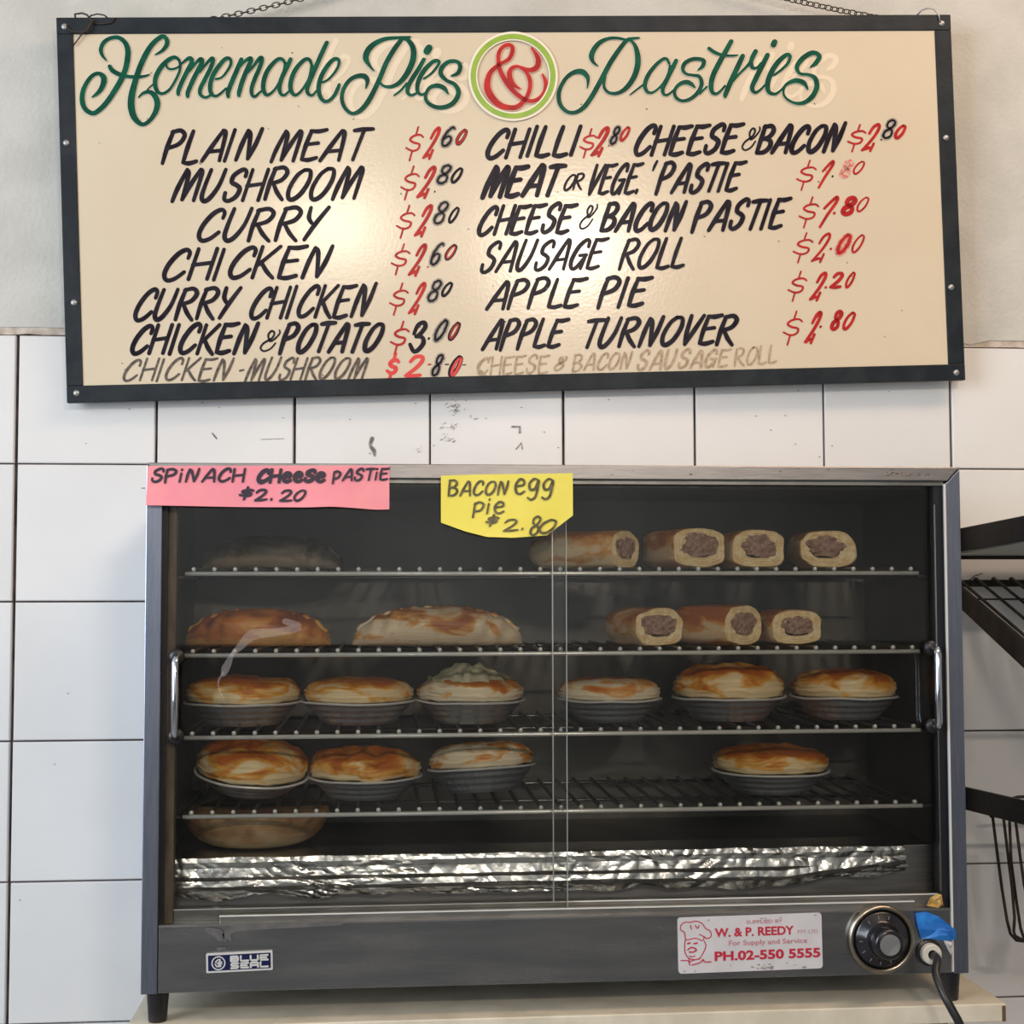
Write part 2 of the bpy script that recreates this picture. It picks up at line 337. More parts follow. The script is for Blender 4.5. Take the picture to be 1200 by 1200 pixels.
# scuffs on the tiles under the sign (px traced on the wall plane)
def wallto3(x, y, off):
    p = onY(x, y, 0); return Vector((p.x, -off-.0003, p.z))
b = MB(); rr = random.Random(3)
for cx_, cy_, n_, sx_, sy_ in ((533,479,34,13,9), (526,500,16,12,4), (524,515,16,11,5), (490,527,7,5,4), (560,492,6,20,6)):
    for k in range(n_):
        x = cx_+rr.gauss(0, sx_*.45); y = cy_+rr.gauss(0, sy_*.5); l = rr.uniform(.6, 3.2)
        b.ribbon([(x, y), (x+l, y-l*rr.uniform(.2,.7))], [rr.uniform(.3,.9), rr.uniform(.2,.5)], 0, 0.0, wallto3, False)
for st in ([(600,500,2),(609,500,2.2),(609,507,2.2)], [(605,526,1.6),(611,519,1.8),(612,526,1.6)], [(249,508,2),(254,514,1.6)], [(306,515,.7),(333,514,.7)], [(76+90,572,1),(170,572,1)]):
    b.ribbon([(p[0], p[1]) for p in st], [p[2] for p in st], 0, 0.0, wallto3, False)
b.ribbon([(436,514),(434,522),(438,528),(439,534)], [5,3,5,2], 0, 0.0, wallto3)
for k in range(40):
    x = rr.uniform(20,1190); y = rr.uniform(455,545) if k < 22 else rr.uniform(600,1190)
    if y > 560 and 165 < x < 1145: continue
    b.ribbon([(x, y), (x+1.2, y+.3)], 1.0, 0, 0.0, wallto3, False)
o = b.build('scuff_marks', M_dirt, wall); o['kind'] = 'stuff'; o['label'] = 'dark scuffs and specks on the white tiles'

# ------------------------------------------------------------------ hanging menu sign
SP = [Vector(p) for p in ((.0424,-.0324,1.9909), (1.0586,-.0373,2.0264), (1.0750,-.0249,1.6008), (.0588,-.0200,1.5653))]
su = (SP[2]-SP[3]).normalized(); sv = (SP[0]-SP[3]); sv = (sv-su*sv.dot(su)).normalized(); sn = su.cross(sv)   # sn points to viewer (-Y)
if sn.y > 0: sn = -sn
SW, SH = 1.0168, .4261
sign = thing('menu_sign', 'large cream menu board with black frame and green script heading on the wall', 'sign')
sign.matrix_world = Matrix(((su.x, -sn.x, sv.x, SP[3].x), (su.y, -sn.y, sv.y, SP[3].y), (su.z, -sn.z, sv.z, SP[3].z), (0,0,0,1)))
# local: x right, z up, -y towards the viewer
def sgn(x, y, off=0.0):
    r = ray(x, y); t = (SP[3]-CAM).dot(sn)/r.dot(sn); d = CAM+r*t-SP[3]
    return Vector((d.dot(su), -off, d.dot(sv)))
IN = [sgn(86,40), sgn(1094,36), sgn(1112,428), sgn(97.5,451)]
ix0 = (IN[0].x+IN[3].x)/2; ix1 = (IN[1].x+IN[2].x)/2; iz0 = (IN[2].z+IN[3].z)/2; iz1 = (IN[0].z+IN[1].z)/2
b = MB(); b.box((.003, 0, .003), (SW-.003, .006, SH-.003)); b.build('board', M_board, sign)
for a_, c_ in (((0,-.0016,0), (SW,.0075,iz0)), ((0,-.0016,iz1), (SW,.0075,SH)), ((0,-.0014,iz0), (ix0,.0075,iz1)), ((ix1,-.0014,iz0), (SW,.0075,iz1))):
    b = MB(); b.box(a_, c_); b.build('frame_rail', M_frame, sign, bevel=.0008)
scr = None
for x, y in ((76,32),(78,168),(87,355),(90,461),(1103,28),(1108,162),(1114,337),(1120,437)):
    p = sgn(x, y)
    if scr is None:
        b = MB(); b.lathe([(0.0001,.0016),(.0022,.0014),(.0036,.0006),(.0036,0)], 14, M=Matrix.Rotation(math.pi/2, 4, 'X'), capb=False); scr = b.build('screw', M_knobc, sign, smooth=True)
        scr.location = (p.x, -.0016, p.z)
    else: copyp(scr, sign, (p.x, -.0016, p.z))

GL = {
'A': (.86, [[(0,0),(.22,.45),(.5,.98)], [(.5,.98),(.63,.85),(.70,0)], [(.14,.30),(.66,.33)]]),
'B': (.72, [[(.04,1),(.02,.5),(0,0)], [(.0,.96),(.36,1),(.54,.82),(.40,.60),(.05,.50)], [(.2,.53),(.52,.44),(.58,.22),(.36,.03),(0,.0)]]),
'C': (.72, [[(.62,.72),(.62,.90),(.48,.99),(.25,.85),(.05,.52),(.0,.2),(.14,.01),(.38,.06),(.62,.27)]]),
'D': (.74, [[(.02,1),(0,0)], [(0,.97),(.45,.9),(.62,.5),(.4,.08),(0,.0)]]),
'E': (.66, [[(.06,.97),(0,.5),(0,.03)], [(.04,.97),(.32,.95),(.62,1.0)], [(.02,.52),(.44,.56)], [(0,.02),(.25,.0),(.54,.07)]]),
'G': (.78, [[(.64,.75),(.6,.95),(.42,.97),(.15,.72),(.0,.3),(.1,.03),(.32,.03),(.58,.35)], [(.34,.45),(.66,.47)], [(.64,.47),(.56,.0)]]),
'H': (.76, [[(.04,1),(0,0)], [(.64,1),(.60,0)], [(.0,.47),(.62,.54)]]),
'I': (.30, [[(.04,1),(0,0)]]),
'K': (.74, [[(.04,1),(0,0)], [(.62,1),(.08,.42)], [(.14,.50),(.40,.20),(.66,-.02)]]),
'L': (.62, [[(.04,1),(.0,.5),(0,.03)], [(0,.02),(.25,-.01),(.52,.05)]]),
'M': (1.0, [[(0,-.02),(.06,.4),(.22,.98)], [(.22,.98),(.33,.8),(.36,.03)], [(.36,.03),(.52,.5),(.74,.98)], [(.74,.98),(.83,.85),(.82,0)]]),
'N': (.82, [[(0,0),(.05,.5),(.14,.97)], [(.14,.97),(.28,.8),(.46,.03)], [(.46,.03),(.6,.5),(.68,1.02)]]),
'O': (.80, [[(.38,.97),(.15,.78),(.0,.36),(.08,.06),(.28,.02),(.52,.22),(.68,.62),(.62,.93),(.38,.97)]]),
'P': (.74, [[(.06,.98),(.0,.5),(0,-.04)], [(.02,.95),(.34,1),(.56,.84),(.44,.58),(.04,.44)]]),
'R': (.74, [[(.06,.98),(.0,.5),(0,0)], [(.02,.95),(.36,1),(.56,.84),(.42,.60),(.06,.50)], [(.14,.50),(.38,.22),(.66,-.02)]]),
'S': (.68, [[(.60,.78),(.58,.94),(.42,1.0),(.14,.82),(.14,.60),(.36,.50),(.52,.38),(.46,.14),(.22,.0),(.04,.06),(.0,.26)]]),
'T': (.70, [[(.0,.94),(.3,.97),(.68,.98)], [(.36,.97),(.26,.0)]]),
'U': (.76, [[(.06,1),(.0,.5),(.0,.15),(.14,.0),(.34,.12),(.54,.5),(.62,1)]]),
'V': (.68, [[(.06,1),(.06,.4),(.12,.0)], [(.12,0),(.36,.5),(.60,1)]]),
'W': (1.0, [[(.0,1),(.2,0)], [(.2,0),(.45,.9)], [(.45,.9),(.65,0)], [(.65,0),(.9,1)]]),
'Y': (.70, [[(.04,1),(.06,.7),(.20,.52)], [(.62,1),(.34,.5),(.12,0)]]),
'&': (.80, [[(.66,.36),(.5,.08),(.22,-.02),(.02,.14),(.10,.38),(.42,.62),(.46,.88),(.30,.98),(.20,.80),(.30,.56),(.40,.46),(.58,.60),(.72,.86),(.66,1.02)]]),
'$': (.90, [[(.80,.72),(.62,.80),(.30,.76),(.14,.64),(.34,.54),(.66,.48),(.62,.32),(.34,.26),(.0,.36)], [(.46,1.06),(.40,.78)], [(.34,.28),(.28,-.06)]]),
'2': (.74, [[(.10,.66),(.22,.90),(.46,1.0),(.54,.82),(.36,.45),(.0,.03)], [(.0,.04),(.30,.12),(.46,.10)], [(.52,.28),(.46,.0)]]),
'q': (.74, [[(.02,.72),(.16,.94),(.42,.96),(.50,.76),(.34,.42),(.0,.03)], [(.0,.03),(.28,.02),(.60,.06)]]),
'1': (.52, [[(.0,.62),(.18,.84),(.36,1.0),(.40,.84),(.20,.4),(.06,0)]]),
'3': (.74, [[(.12,.60),(.22,.90),(.46,1.0),(.56,.84),(.40,.60),(.24,.50)], [(.24,.50),(.50,.48),(.62,.28),(.46,.04),(.26,-.02),(.04,.22)]]),
'8': (.70, [[(.34,.52),(.12,.66),(.14,.90),(.38,1.0),(.58,.86),(.50,.64),(.34,.52),(.08,.36),(.06,.12),(.28,.0),(.54,.12),(.54,.38),(.34,.52)]]),
'6': (.70, [[(.54,.92),(.40,.98),(.16,.74),(.04,.38),(.10,.08),(.32,.0),(.52,.18),(.50,.42),(.30,.50),(.08,.36)]]),
'0': (.62, [[(.34,.98),(.12,.74),(.0,.34),(.10,.04),(.28,.06),(.48,.40),(.52,.86),(.34,.98)]]),
'.': (.26, [[(.03,.10),(.02,.0)]]), "'": (.3, [[(.12,1.08),(.0,.74)]]), '-': (.5, [[(.0,.46),(.34,.5)]]), ' ': (.45, []),
'e': (.62, [[(.02,.38),(.44,.46),(.40,.68),(.20,.72),(.02,.44),(.08,.10),(.28,.0),(.50,.12)]]),
'i': (.26, [[(.04,.64),(0,0)], [(.06,.96),(.05,.90)]]),
'p': (.66, [[(.04,.72),(0,-.28)], [(.0,.60),(.24,.76),(.50,.58),(.36,.20),(.04,.14)]]),
'g': (.66, [[(.48,.68),(.24,.76),(.02,.50),(.10,.22),(.34,.26),(.50,.66),(.42,-.1),(.20,-.30),(.0,-.2)]]),
}
def word(b, text, x0, x1, box, wt, mi=0, slant=0.30, to3=sgn, off=.0004, jit=.03, rs=1):
    """box = (ytopL, ybotL, ytopR, ybotR) in traced px"""
    R_ = random.Random(len(text)*31+int(x0)*7+rs)
    tl, bl, tr, br = box
    ex = .10 if len(text) > 2 else 0; tot = sum(GL[c][0]+ex for c in text) - (0.12 if text else 0) - ex; g = 0
    sl = slant*(bl-tl); wd = (x1-x0-sl)
    for c in text:
        adv, sts = GL[c]
        jx, jy, js = R_.uniform(-jit,jit), R_.uniform(-jit,jit), 1+R_.uniform(-jit,jit)
        for st in sts:
            pts = []; ws = []
            for i, (gx, gy) in enumerate(st):
                t = (g+gx+jx)/tot; gy_ = gy*js+jy
                yb = bl+(br-bl)*t; yt = tl+(tr-tl)*t
                pts.append((x0+t*wd+gy_*sl, yb+(yt-yb)*gy_)); f = i/(len(st)-1)
                ws.append(wt*(.86+.24*math.sin(math.pi*f)+R_.uniform(-.05,.05)))
            b.ribbon(pts, ws, mi, off, to3, True)
        g += adv+ex
def strokes(b, org, sc_, data, mi=0, off=.0004, grow=0.0, shift=(0,0), to3=sgn):
    for st in data:
        b.ribbon([(org[0]+p[0]*sc_+shift[0], org[1]+p[1]*sc_+shift[1]) for p in st], [p[2]*sc_+grow for p in st], mi, off, to3)
HEAD_A = ((90,30), .1, [
 [(350,415,10),(300,350,35),(285,280,45),(320,200,45),(400,150,40),(490,145,45),(565,200,50),(600,290,60),(595,400,62),(570,520,60),(520,640,62),(450,760,60),(370,880,58),(290,970,55),(200,1030,50),(120,1000,50),(75,930,55),(65,840,55),(85,740,50),(140,640,45),(200,580,40),(260,565,40),(310,600,60),(320,660,65),(290,740,55),(240,800,40),(185,840,15)],
 [(920,345,10),(1000,300,35),(1050,240,50),(1060,180,48),(1020,130,45),(965,150,50),(880,230,55),(800,360,62),(730,520,62),(680,680,65),(645,830,75),(640,950,78),(670,1070,70),(740,1150,50),(800,1155,40),(870,1100,45),(930,1000,60),(945,900,65),(910,820,60),(850,780,45),(780,795,30),(725,845,12)],
 [(385,480,40),(420,530,50),(500,575,50),(600,600,38),(720,605,35),(800,595,25),(855,575,8)],
 [(830,750,12),(890,695,15)]])
HEAD_B = ((170,40), .1, [
 [(415,380,25),(400,310,30),(345,275,40),(270,310,50),(190,390,55),(130,500,52),(120,600,50),(150,680,40),(210,700,30),(290,650,28),(360,540,28),(405,440,28),(415,370,25)],
 [(250,360,24),(265,400,24),(310,415,22),(380,395,20),(430,350,20),(490,300,35),(530,285,45),(550,330,50),(500,430,50),(440,550,50),(395,660,48),(390,710,35)],
 [(520,440,20),(600,340,30),(650,295,42),(670,330,50),(620,430,52),(560,550,52),(505,680,50),(500,735,35)],
 [(640,450,20),(720,350,30),(780,290,42),(800,310,45),(770,400,48),(700,540,48),(650,640,45),(650,710,38),(700,745,30),(750,730,25),(790,690,20)],
 [(830,530,22),(900,510,22),(960,440,25),(1005,360,32),(1000,300,35),(950,290,42),(880,360,50),(800,480,50),(765,600,50),(775,700,42),(830,730,30),(890,695,25),(950,640,22)],
 [(1130,300,45),(1080,420,52),(1020,560,52),(975,680,52),(975,735,38)]])
HEAD_C = ((280,30), .1, [
 [(0,500,25),(60,430,30),(130,385,42),(140,420,50),(95,520,52),(40,660,52),(5,780,50),(0,825,35)],
 [(100,560,20),(170,480,30),(240,390,42),(270,390,45),(250,480,48),(190,620,48),(150,740,45),(155,815,38),(190,835,30),(240,790,25),(280,760,20)],
 [(540,440,30),(500,395,38),(440,410,42),(350,510,50),(300,620,52),(285,740,50),(320,815,38),(370,800,28),(430,740,25),(490,640,30),(530,540,35),(545,450,35)],
 [(605,400,45),(570,480,50),(510,600,50),(475,720,48),(490,800,38),(530,820,28),(580,780,22),(610,745,20)],
 [(850,450,30),(820,400,38),(760,410,42),(670,510,50),(620,620,52),(605,740,50),(645,815,38),(700,800,28),(760,730,25),(820,630,30),(845,540,35),(855,470,35)],
 [(1030,205,45),(980,310,50),(910,470,50),(845,620,50),(800,740,48),(815,805,38),(860,820,28),(900,780,22),(930,740,20)],
 [(975,670,22),(1040,640,22),(1110,570,25),(1165,480,30),(1170,410,35),(1120,395,40),(1050,460,48),(970,590,50),(935,720,50),(950,830,45),(1000,890,40),(1060,880,35),(1120,820,40),(1160,740,42),(1175,695,30)]])
HEAD_D = ((390,30), .13333, [
 [(360,400,8),(320,350,25),(290,290,50),(310,220,50),(370,160,42),(460,120,32),(560,110,25),(620,108,24),(680,103,14)],
 [(600,130,35),(540,210,40),(470,330,40),(420,450,40),(370,560,40),(310,670,42),(240,750,38),(170,775,28),(110,730,30),(80,650,32),(95,560,32),(150,480,32),(220,445,35),(280,450,45),(305,490,35),(290,555,8)],
 [(610,115,25),(660,130,35),(705,200,45),(705,300,50),(660,410,48),(590,500,38),(510,540,28),(440,530,20),(410,490,15)],
 [(828,228,60),(845,200,60)], [(540,615,12),(600,570,18),(650,510,18)],
 [(800,300,30),(750,390,38),(680,500,38),(655,580,32),(685,615,22),(730,600,18)],
 [(800,470,14),(870,420,18),(925,350,22),(930,315,25),(880,320,32),(800,400,38),(750,500,38),(745,580,30),(780,610,20),(820,590,15)],
 [(1040,445,10),(1100,420,35),(1120,360,35),(1090,320,30),(1020,320,32),(960,370,40),(950,430,38),(1000,485,28),(1070,520,32),(1105,590,40),(1070,670,40),(1000,715,38),(910,720,35),(835,680,30),(815,620,28),(850,550,28),(920,530,38),(980,555,38),(1015,605,8)]])
AMP = ((545,30), .091667, [
 [(705,812,12),(640,780,45),(590,720,62),(565,640,65),(585,565,55),(640,530,40),(700,535,32),(790,570,50),(860,570,60),(920,530,70),(935,450,70),(905,370,50),(845,285,15)],
 [(700,540,30),(770,590,40),(820,680,50),(830,780,50),(800,890,50),(750,970,55),(670,1040,60),(580,1055,60),(460,1030,75),(360,950,85),(290,830,85),(285,720,75),(320,610,60),(400,530,50),(480,480,42),(560,430,50),(600,350,55),(600,280,50),(550,250,45),(480,280,45),(430,360,50),(425,460,50),(440,560,55),(490,670,60),(570,790,60),(670,890,55),(760,950,50),(850,970,45),(940,940,50),(1010,870,60),(1035,780,62),(1020,700,45),(985,625,15)]])
HEAD_F = ((645,30), .1, [
 [(555,478,8),(500,430,35),(480,360,60),(510,280,58),(580,200,50),(680,155,35),(780,150,30),(880,170,25),(930,180,20)],
 [(1035,148,20),(960,155,30),(890,180,45),(800,290,52),(700,440,55),(620,590,58),(560,700,55),(480,840,55),(390,960,52),(290,1020,40),(190,1010,40),(115,930,45),(95,820,48),(120,720,45),(190,610,42),(280,550,50),(370,545,65),(430,600,50),(440,660,30),(430,735,8)],
 [(940,175,25),(990,240,40),(1020,350,60),(1020,470,65),(980,600,62),(900,720,55),(800,790,40),(700,795,32),(640,750,30),(625,690,30),(640,600,30)],
 [(930,815,12),(1000,760,18),(1080,700,20)]])
HEAD_G = ((740,30), .1, [
 [(440,450,25),(410,395,32),(360,400,35),(270,480,42),(190,590,48),(155,700,48),(180,775,35),(230,790,25),(290,760,22),(370,680,25),(430,570,30),(450,480,30)],
 [(520,415,45),(480,500,50),(410,640,50),(365,740,45),(375,805,30),(420,815,25),(480,770,22),(520,730,20)],
 [(775,525,10),(830,480,45),(845,420,45),(790,395,40),(700,400,42),(620,450,48),(600,520,38),(640,570,28),(720,585,28),(790,600,38),(820,680,45),(780,780,45),(690,860,38),(590,885,32),(515,840,35),(505,760,35),(560,690,40),(640,665,50),(700,690,45),(740,730,12)],
 [(800,800,20),(880,720,20)],
 [(1165,190,50),(1110,290,55),(1020,450,58),(950,600,58),(930,720,55),(950,790,40),(1000,800,30),(1060,750,25),(1090,710,22)],
 [(905,270,35),(960,310,38),(1040,345,35),(1120,355,25),(1200,355,20),(1240,350,14)]])
HEAD_H = ((860,30), .116667, [
 [(85,310,45),(30,430,50),(-40,580,50),(-85,690,45),(-90,715,30)],
 [(-10,560,20),(60,480,20),(130,410,25),(165,370,36),(185,320,45),(215,262,42)], [(170,380,40),(180,420,34),(200,432,26),(235,422,22),(270,380,20)],
 [(335,300,45),(280,410,48),(215,540,48),(180,630,42),(210,675,28),(260,650,20),(310,600,18)],
 [(395,195,55),(405,170,55)],
 [(400,500,18),(470,450,22),(540,380,28),(560,310,32),(520,300,38),(440,370,48),(370,480,50),(335,590,50),(350,670,38),(410,690,25),(460,660,18),(500,620,18)],
 [(765,420,12),(820,380,45),(855,320,45),(830,285,40),(770,280,45),(680,340,48),(630,420,42),(660,485,25),(740,495,25),(810,530,42),(830,620,48),(780,720,48),(690,780,35),(590,775,22),(510,720,18),(495,650,20),(530,590,28),(620,555,45),(700,580,45),(740,645,10)]])
for hd, gr, sh_g in ((HEAD_D, 2.0, (10, 4)), (HEAD_H, 1.5, (20, 3)), ((HEAD_C[0], HEAD_C[1], HEAD_C[2][5:]), 2.0, (11, -3))):
    b = MB(); strokes(b, hd[0], hd[1], hd[2], 0, .0002, gr, sh_g)
    b.build('overpainted_letters', M_ghost, sign, label='pale ghost of earlier lettering')['kind'] = 'stuff'
for nm, hs in (('Homemade', (HEAD_A, HEAD_B, HEAD_C)), ('Pies', (HEAD_D,)), ('Pastries', (HEAD_F, HEAD_G, HEAD_H))):
    b = MB()
    for h_ in hs: strokes(b, *h_, 0, .0007, 1.7)
    b.build('letter_outline', M_halo, sign, label='pale outline of the green script word '+nm)['kind'] = 'stuff'
    b = MB()
    for h_ in hs: strokes(b, *h_, 0, .0013, .55)
    b.build('script_lettering', M_green, sign, label='green painted script word ' + nm)
b = MB(); cxr, cyr = 545+612*.091667, 30+655*.091667
ring = lambda r: [(cxr+r*math.cos(2*math.pi*k/36), cyr+r*math.sin(2*math.pi*k/36)) for k in range(36)]
b.ribbon(ring(50.0), 4.6, 1, .0021, sgn, True, True); b.ribbon(ring(46.6), 6.0, 0, .0024, sgn, True, True)
b.ribbon(ring(42.7), 1.6, 1, .0021, sgn, True, True)
b.build('ampersand_ring', [M_lime, M_halo], sign, label='lime green ring around the ampersand')
b = MB(); strokes(b, *AMP, 1, .0012, 2.2); strokes(b, *AMP, 0, .0020); b.build('ampersand', [M_red, mat('pink_edge', (.80,.42,.33), .4)], sign, label='red ampersand in the lime ring')
LINES = [
 ('PLAIN', 190,307,(154,191,152,188),5.2), ('MEAT', 318,435,(153,189,151,187),5.0), ('MUSHROOM', 201,428,(199,236,196,233),5.2),
 ('CURRY', 231,385,(246,283,243,281),5.2), ('CHICKEN', 191,390,(292,328,289,325),5.4), ('CURRY', 157,282,(339,375,337,373),5.2), ('CHICKEN', 292,440,(337,373,334,371),5.0),
 ('CHICKEN', 153,303,(382,415,379,414),5.4), ('&', 304,328,(388,412,388,411),2.2), ('POTATO', 328,451,(380,414,378,411),5.4),
 ('CHILLI', 570,684,(151,185,149,182),5.6), ('CHEESE', 743,868,(148,182,147,180),5.4), ('&', 868,890,(151,176,150,175),2.2), ('BACON', 886,991,(147,179,146,178),5.4),
 ('MEAT', 566,660,(195,231,194,229),6.4), ('OR', 660,686,(204,223,203,222),2.8), ('VEGE.', 688,758,(193,228,192,227),4.3), ("PASTIE", 769,872,(192,227,190,223),5.0),
 ('CHEESE', 560,674,(242,275,239,272),5.2), ('&', 678,700,(242,269,241,267),2.2), ('BACON', 704,804,(239,271,237,270),5.4), ('PASTIE', 811,924,(236,270,233,267),5.2),
 ('SAUSAGE', 563,711,(284,319,281,315),4.6), ('ROLL', 725,810,(281,316,279,313),4.6), ('APPLE', 570,686,(329,362,326,359),5.0), ('PIE', 701,762,(326,360,325,358),5.4),
 ('APPLE', 565,665,(376,410,374,406),5.0), ('TURNOVER', 680,867,(374,407,369,403),5.2)]
rows = [[0,1],[2],[3],[4],[5,6],[7,8,9],[10],[11,12,13],[14,15,16,17],[18,19,20,21],[22,23],[24,25],[26,27]]
for rw in rows:
    b = MB()
    for i in rw: word(b, *LINES[i])
    if rw == [14,15,16,17]: b.ribbon([(770,189),(767,195),(765,200)], [3,3.4,2], 0, .0004, sgn)
    b.build('painted_words', M_black, sign, label='black hand painted words ' + ' '.join(LINES[i][0] for i in rw))
b = MB(); word(b, 'CHICKEN', 144,274,(421,446,420,446),3.2); word(b, '-', 278,290,(421,446,421,446),2.4); word(b, 'MUSHROOM', 288,433,(420,446,418,443),3.0)
b.build('painted_words', M_faded, sign, label='thin fading marker words CHICKEN - MUSHROOM')
b = MB()
word(b, 'CHEESE', 560,642,(419,439,416,437),2.6,slant=.1); word(b, '&', 649,664,(418,434,418,433),2.4); word(b, 'BACON', 671,741,(415,435,413,432),2.4,slant=.15)
word(b, 'SAUSAGE', 747,855,(411,434,409,429),2.8,slant=.15); word(b, 'ROLL', 861,911,(408,429,405,425),2.6,slant=.1)
b.ribbon([(575,419),(563,424),(560,432),(564,436),(569,440)], [2.2,2.6,3,3.6,1.5], 0, .0004, sgn)
b.build('painted_words', M_faint, sign, label='almost worn away words CHEESE & BACON SAUSAGE ROLL')
# prices: (text, x0, x1, top, bottom, weight, material) ; materials 0 red 1 black 2 smudge 3 bright red 4 pink smudge
def E8(x0, x1, t, bt, ch='8'): return [(ch, x0, x1, t, bt, 5.4, 2), (ch, x0, x1, t, bt, 2.6, 1)]
PR = [
 [('$',474,497,151,186,2.5,0),('2',496,517,150,186,3.6,0)]+E8(516,534,149,171,'6')+[('0',534,547,152,169,3.6,1),('0',534,547,152,169,2.2,0)],
 [('$',468,492,197,232,2.5,0),('2',489,512,196,232,4.0,0)]+E8(511,529,194,215)+[('0',528,542,197,214,3.2,1),('.',509,513,219,225,2.0,1)],
 [('$',463,487,243,277,2.5,0),('2',486,508,241,277,3.8,0)]+E8(507,526,237,262)+[('0',525,538,243,261,2.8,1)],
 [('$',457,481,288,320,2.5,0),('2',479,501,287,323,3.8,0)]+E8(503,521,285,310,'6')+[('0',521,535,287,304,3.2,1),('0',522,534,288,303,1.6,0),('.',501,504,309,313,2.2,0)],
 [('$',455,479,334,367,2.5,0),('2',479,500,332,368,3.6,0)]+E8(500,518,329,353)+[('0',517,530,331,347,3.0,1)],
 [('$',456,480,379,413,2.8,0),('3',478,501,378,411,5.0,1),('.',502,506,391,397,3.0,1),('0',508,525,375,399,6.0,2),('0',508,525,375,399,2.8,1),('0',525,539,378,398,3.6,1),('0',526,538,379,397,1.5,0)],
 [('$',452,468,416,445,4.6,3),('q',475,500,417,441,4.4,3),('0',526,541,418,440,5.0,1),('0',528,541,419,440,3.0,3)]+E8(505,520,416,440)+[('-',501,506,424,430,2.0,0),('-',521,527,424,430,1.6,1),('-',541,547,425,430,1.2,1)],
 [('$',678,700,153,183,2.5,0),('2',693,715,150,183,4.2,0)]+E8(714,727,149,169)+[('0',726,738,149,165,3.2,0),('.',713,716,167,171,2.0,0)],
 [('$',992,1015,148,176,2.5,0),('2',1010,1033,146,177,3.6,0)]+E8(1033,1050,141,162)+[('0',1048,1061,147,162,3.6,0),('.',1032,1035,160,164,2.2,1)],
 [('$',932,957,190,221,2.4,0),('1',958,977,189,220,3.2,0),('.',975,979,202,207,2.4,1),('8',984,999,189,207,4.6,4),('0',999,1013,189,204,2.2,0)],
 [('$',935,960,233,265,2.4,0),('1',959,982,231,266,3.6,0),('.',977,981,246,250,3.6,0),('8',986,1003,232,251,5.4,0),('0',1003,1018,231,248,2.2,0)],
 [('$',928,953,275,306,2.4,0),('2',951,975,274,307,3.0,0),('.',973,977,287,292,3.0,0),('0',980,997,275,297,6.6,4),('0',980,997,275,297,3.6,0),('0',997,1013,275,296,2.4,0)],
 [('$',922,946,320,351,2.4,0),('2',949,970,320,352,3.6,0),('.',967,971,333,337,3.4,0),('q',973,990,320,337,4.0,0),('0',990,1002,319,337,2.6,0)],
 [('$',916,941,367,402,2.4,0),('1',944,963,366,402,1.5,0),('.',961,965,379,383,3.4,0),('8',973,987,365,386,4.4,0),('0',987,1002,366,386,3.4,0),('2',943,964,366,402,3.8,0)]]
pm = [M_red, M_black, M_smudge, M_bred, M_pinksm]
for pr in PR:
    b = MB()
    for tx, xa, xb, yt, yb, wt, mi in pr: word(b, tx, xa, xb, (yt, yb, yt, yb), wt, mi, slant=.16 if tx == '$' else (.2 if tx == '3' else .32), jit=0)
    b.build('painted_price', pm, sign, label='red painted price with overwritten cents')
b = MB(); rr = random.Random(11)
for k in range(46):
    x, y = rr.uniform(105,1085), rr.uniform(50,440); b.ribbon([(x,y),(x+rr.uniform(.3,1.3),y+rr.uniform(.2,1))], rr.uniform(.6,1.5), 0, .0001, sgn, False)
o = b.build('fly_specks', M_faded, sign); o['kind'] = 'stuff'

# chains and wires
def chain(name, pts, label, n):
    b = MB(); P = [Vector(p) for p in pts]
    segs = [(P[i+1]-P[i]).length for i in range(len(P)-1)]; tot = sum(segs); ln = .0072
    cnt = int(tot/ln)
    for k in range(cnt):
        d = (k+.5)*tot/cnt; i = 0
        while d > segs[i] and i < len(segs)-1: d -= segs[i]; i += 1
        c = P[i].lerp(P[i+1], d/segs[i]); t = (P[i+1]-P[i]).normalized()
        nrm = Vector((0,-1,0)); nrm = (nrm-t*nrm.dot(t)).normalized(); s_ = t.cross(nrm)
        a = s_ if k % 2 == 0 else (nrm*.9+s_*.45).normalized()
        b.tube([c+t*math.cos(q)*.0050+a*math.sin(q)*.0030 for q in [2*math.pi*j/10 for j in range(10)]], .0007, 5, closed=True)
    return b.build(name, M_rackm, smooth=True)
tl, tr = SP[0]+su*.125-Vector((0,-.0125,.006)), SP[1]-su*.035-Vector((0,-.0125,.006))
hook = onY(625, -92, -.012)
def cat(a, c, sag, n=10):
    out = []
    for i in range(n+1):
        t = i/n; p = a.lerp(c, t); p.z -= sag*4*t*(1-t); out.append(p)
    return out
c1 = chain('hanging_chain', cat(tl, hook, .012), '', 60); tag(c1, 'thin dark chain rising from the left end of the menu board', 'chain')
c2 = chain('hanging_chain', cat(tr, hook, .012), '', 60); tag(c2, 'thin dark chain rising from the right end of the menu board', 'chain')
b = MB(); b.tube([hook+Vector((0,.014,0)), hook+Vector((0,-.006,0)), hook+Vector((0,-.01,.006))], .002, 8); o = b.build('wall_hook', M_rackm, smooth=True); tag(o, 'small dark hook in the wall above the menu board', 'hook')
def sg3(x, y, off): return sgn(x, y, off)
b = MB()
b.tube([sg3(87,22,-.008), sg3(88,17,.001), sg3(97,16.5,.003), sg3(103,19,.004), sg3(108,26,.005), sg3(107,31,.006), sg3(103,38,.006), sg3(97,40,.005), sg3(86,39,.005), sg3(81,36,.004), sg3(79,31,.003)], .0011, 6)
b.tube([sg3(100,22,-.006), sg3(107,18.5,.001), sg3(115,17.5,.003), sg3(123,19,.003), sg3(128,22,-.002)], .0009, 6)
b.tube([sg3(111,29,.003), sg3(122,29,.003), sg3(131,28,.003), sg3(136,22,.002)], .0008, 6)
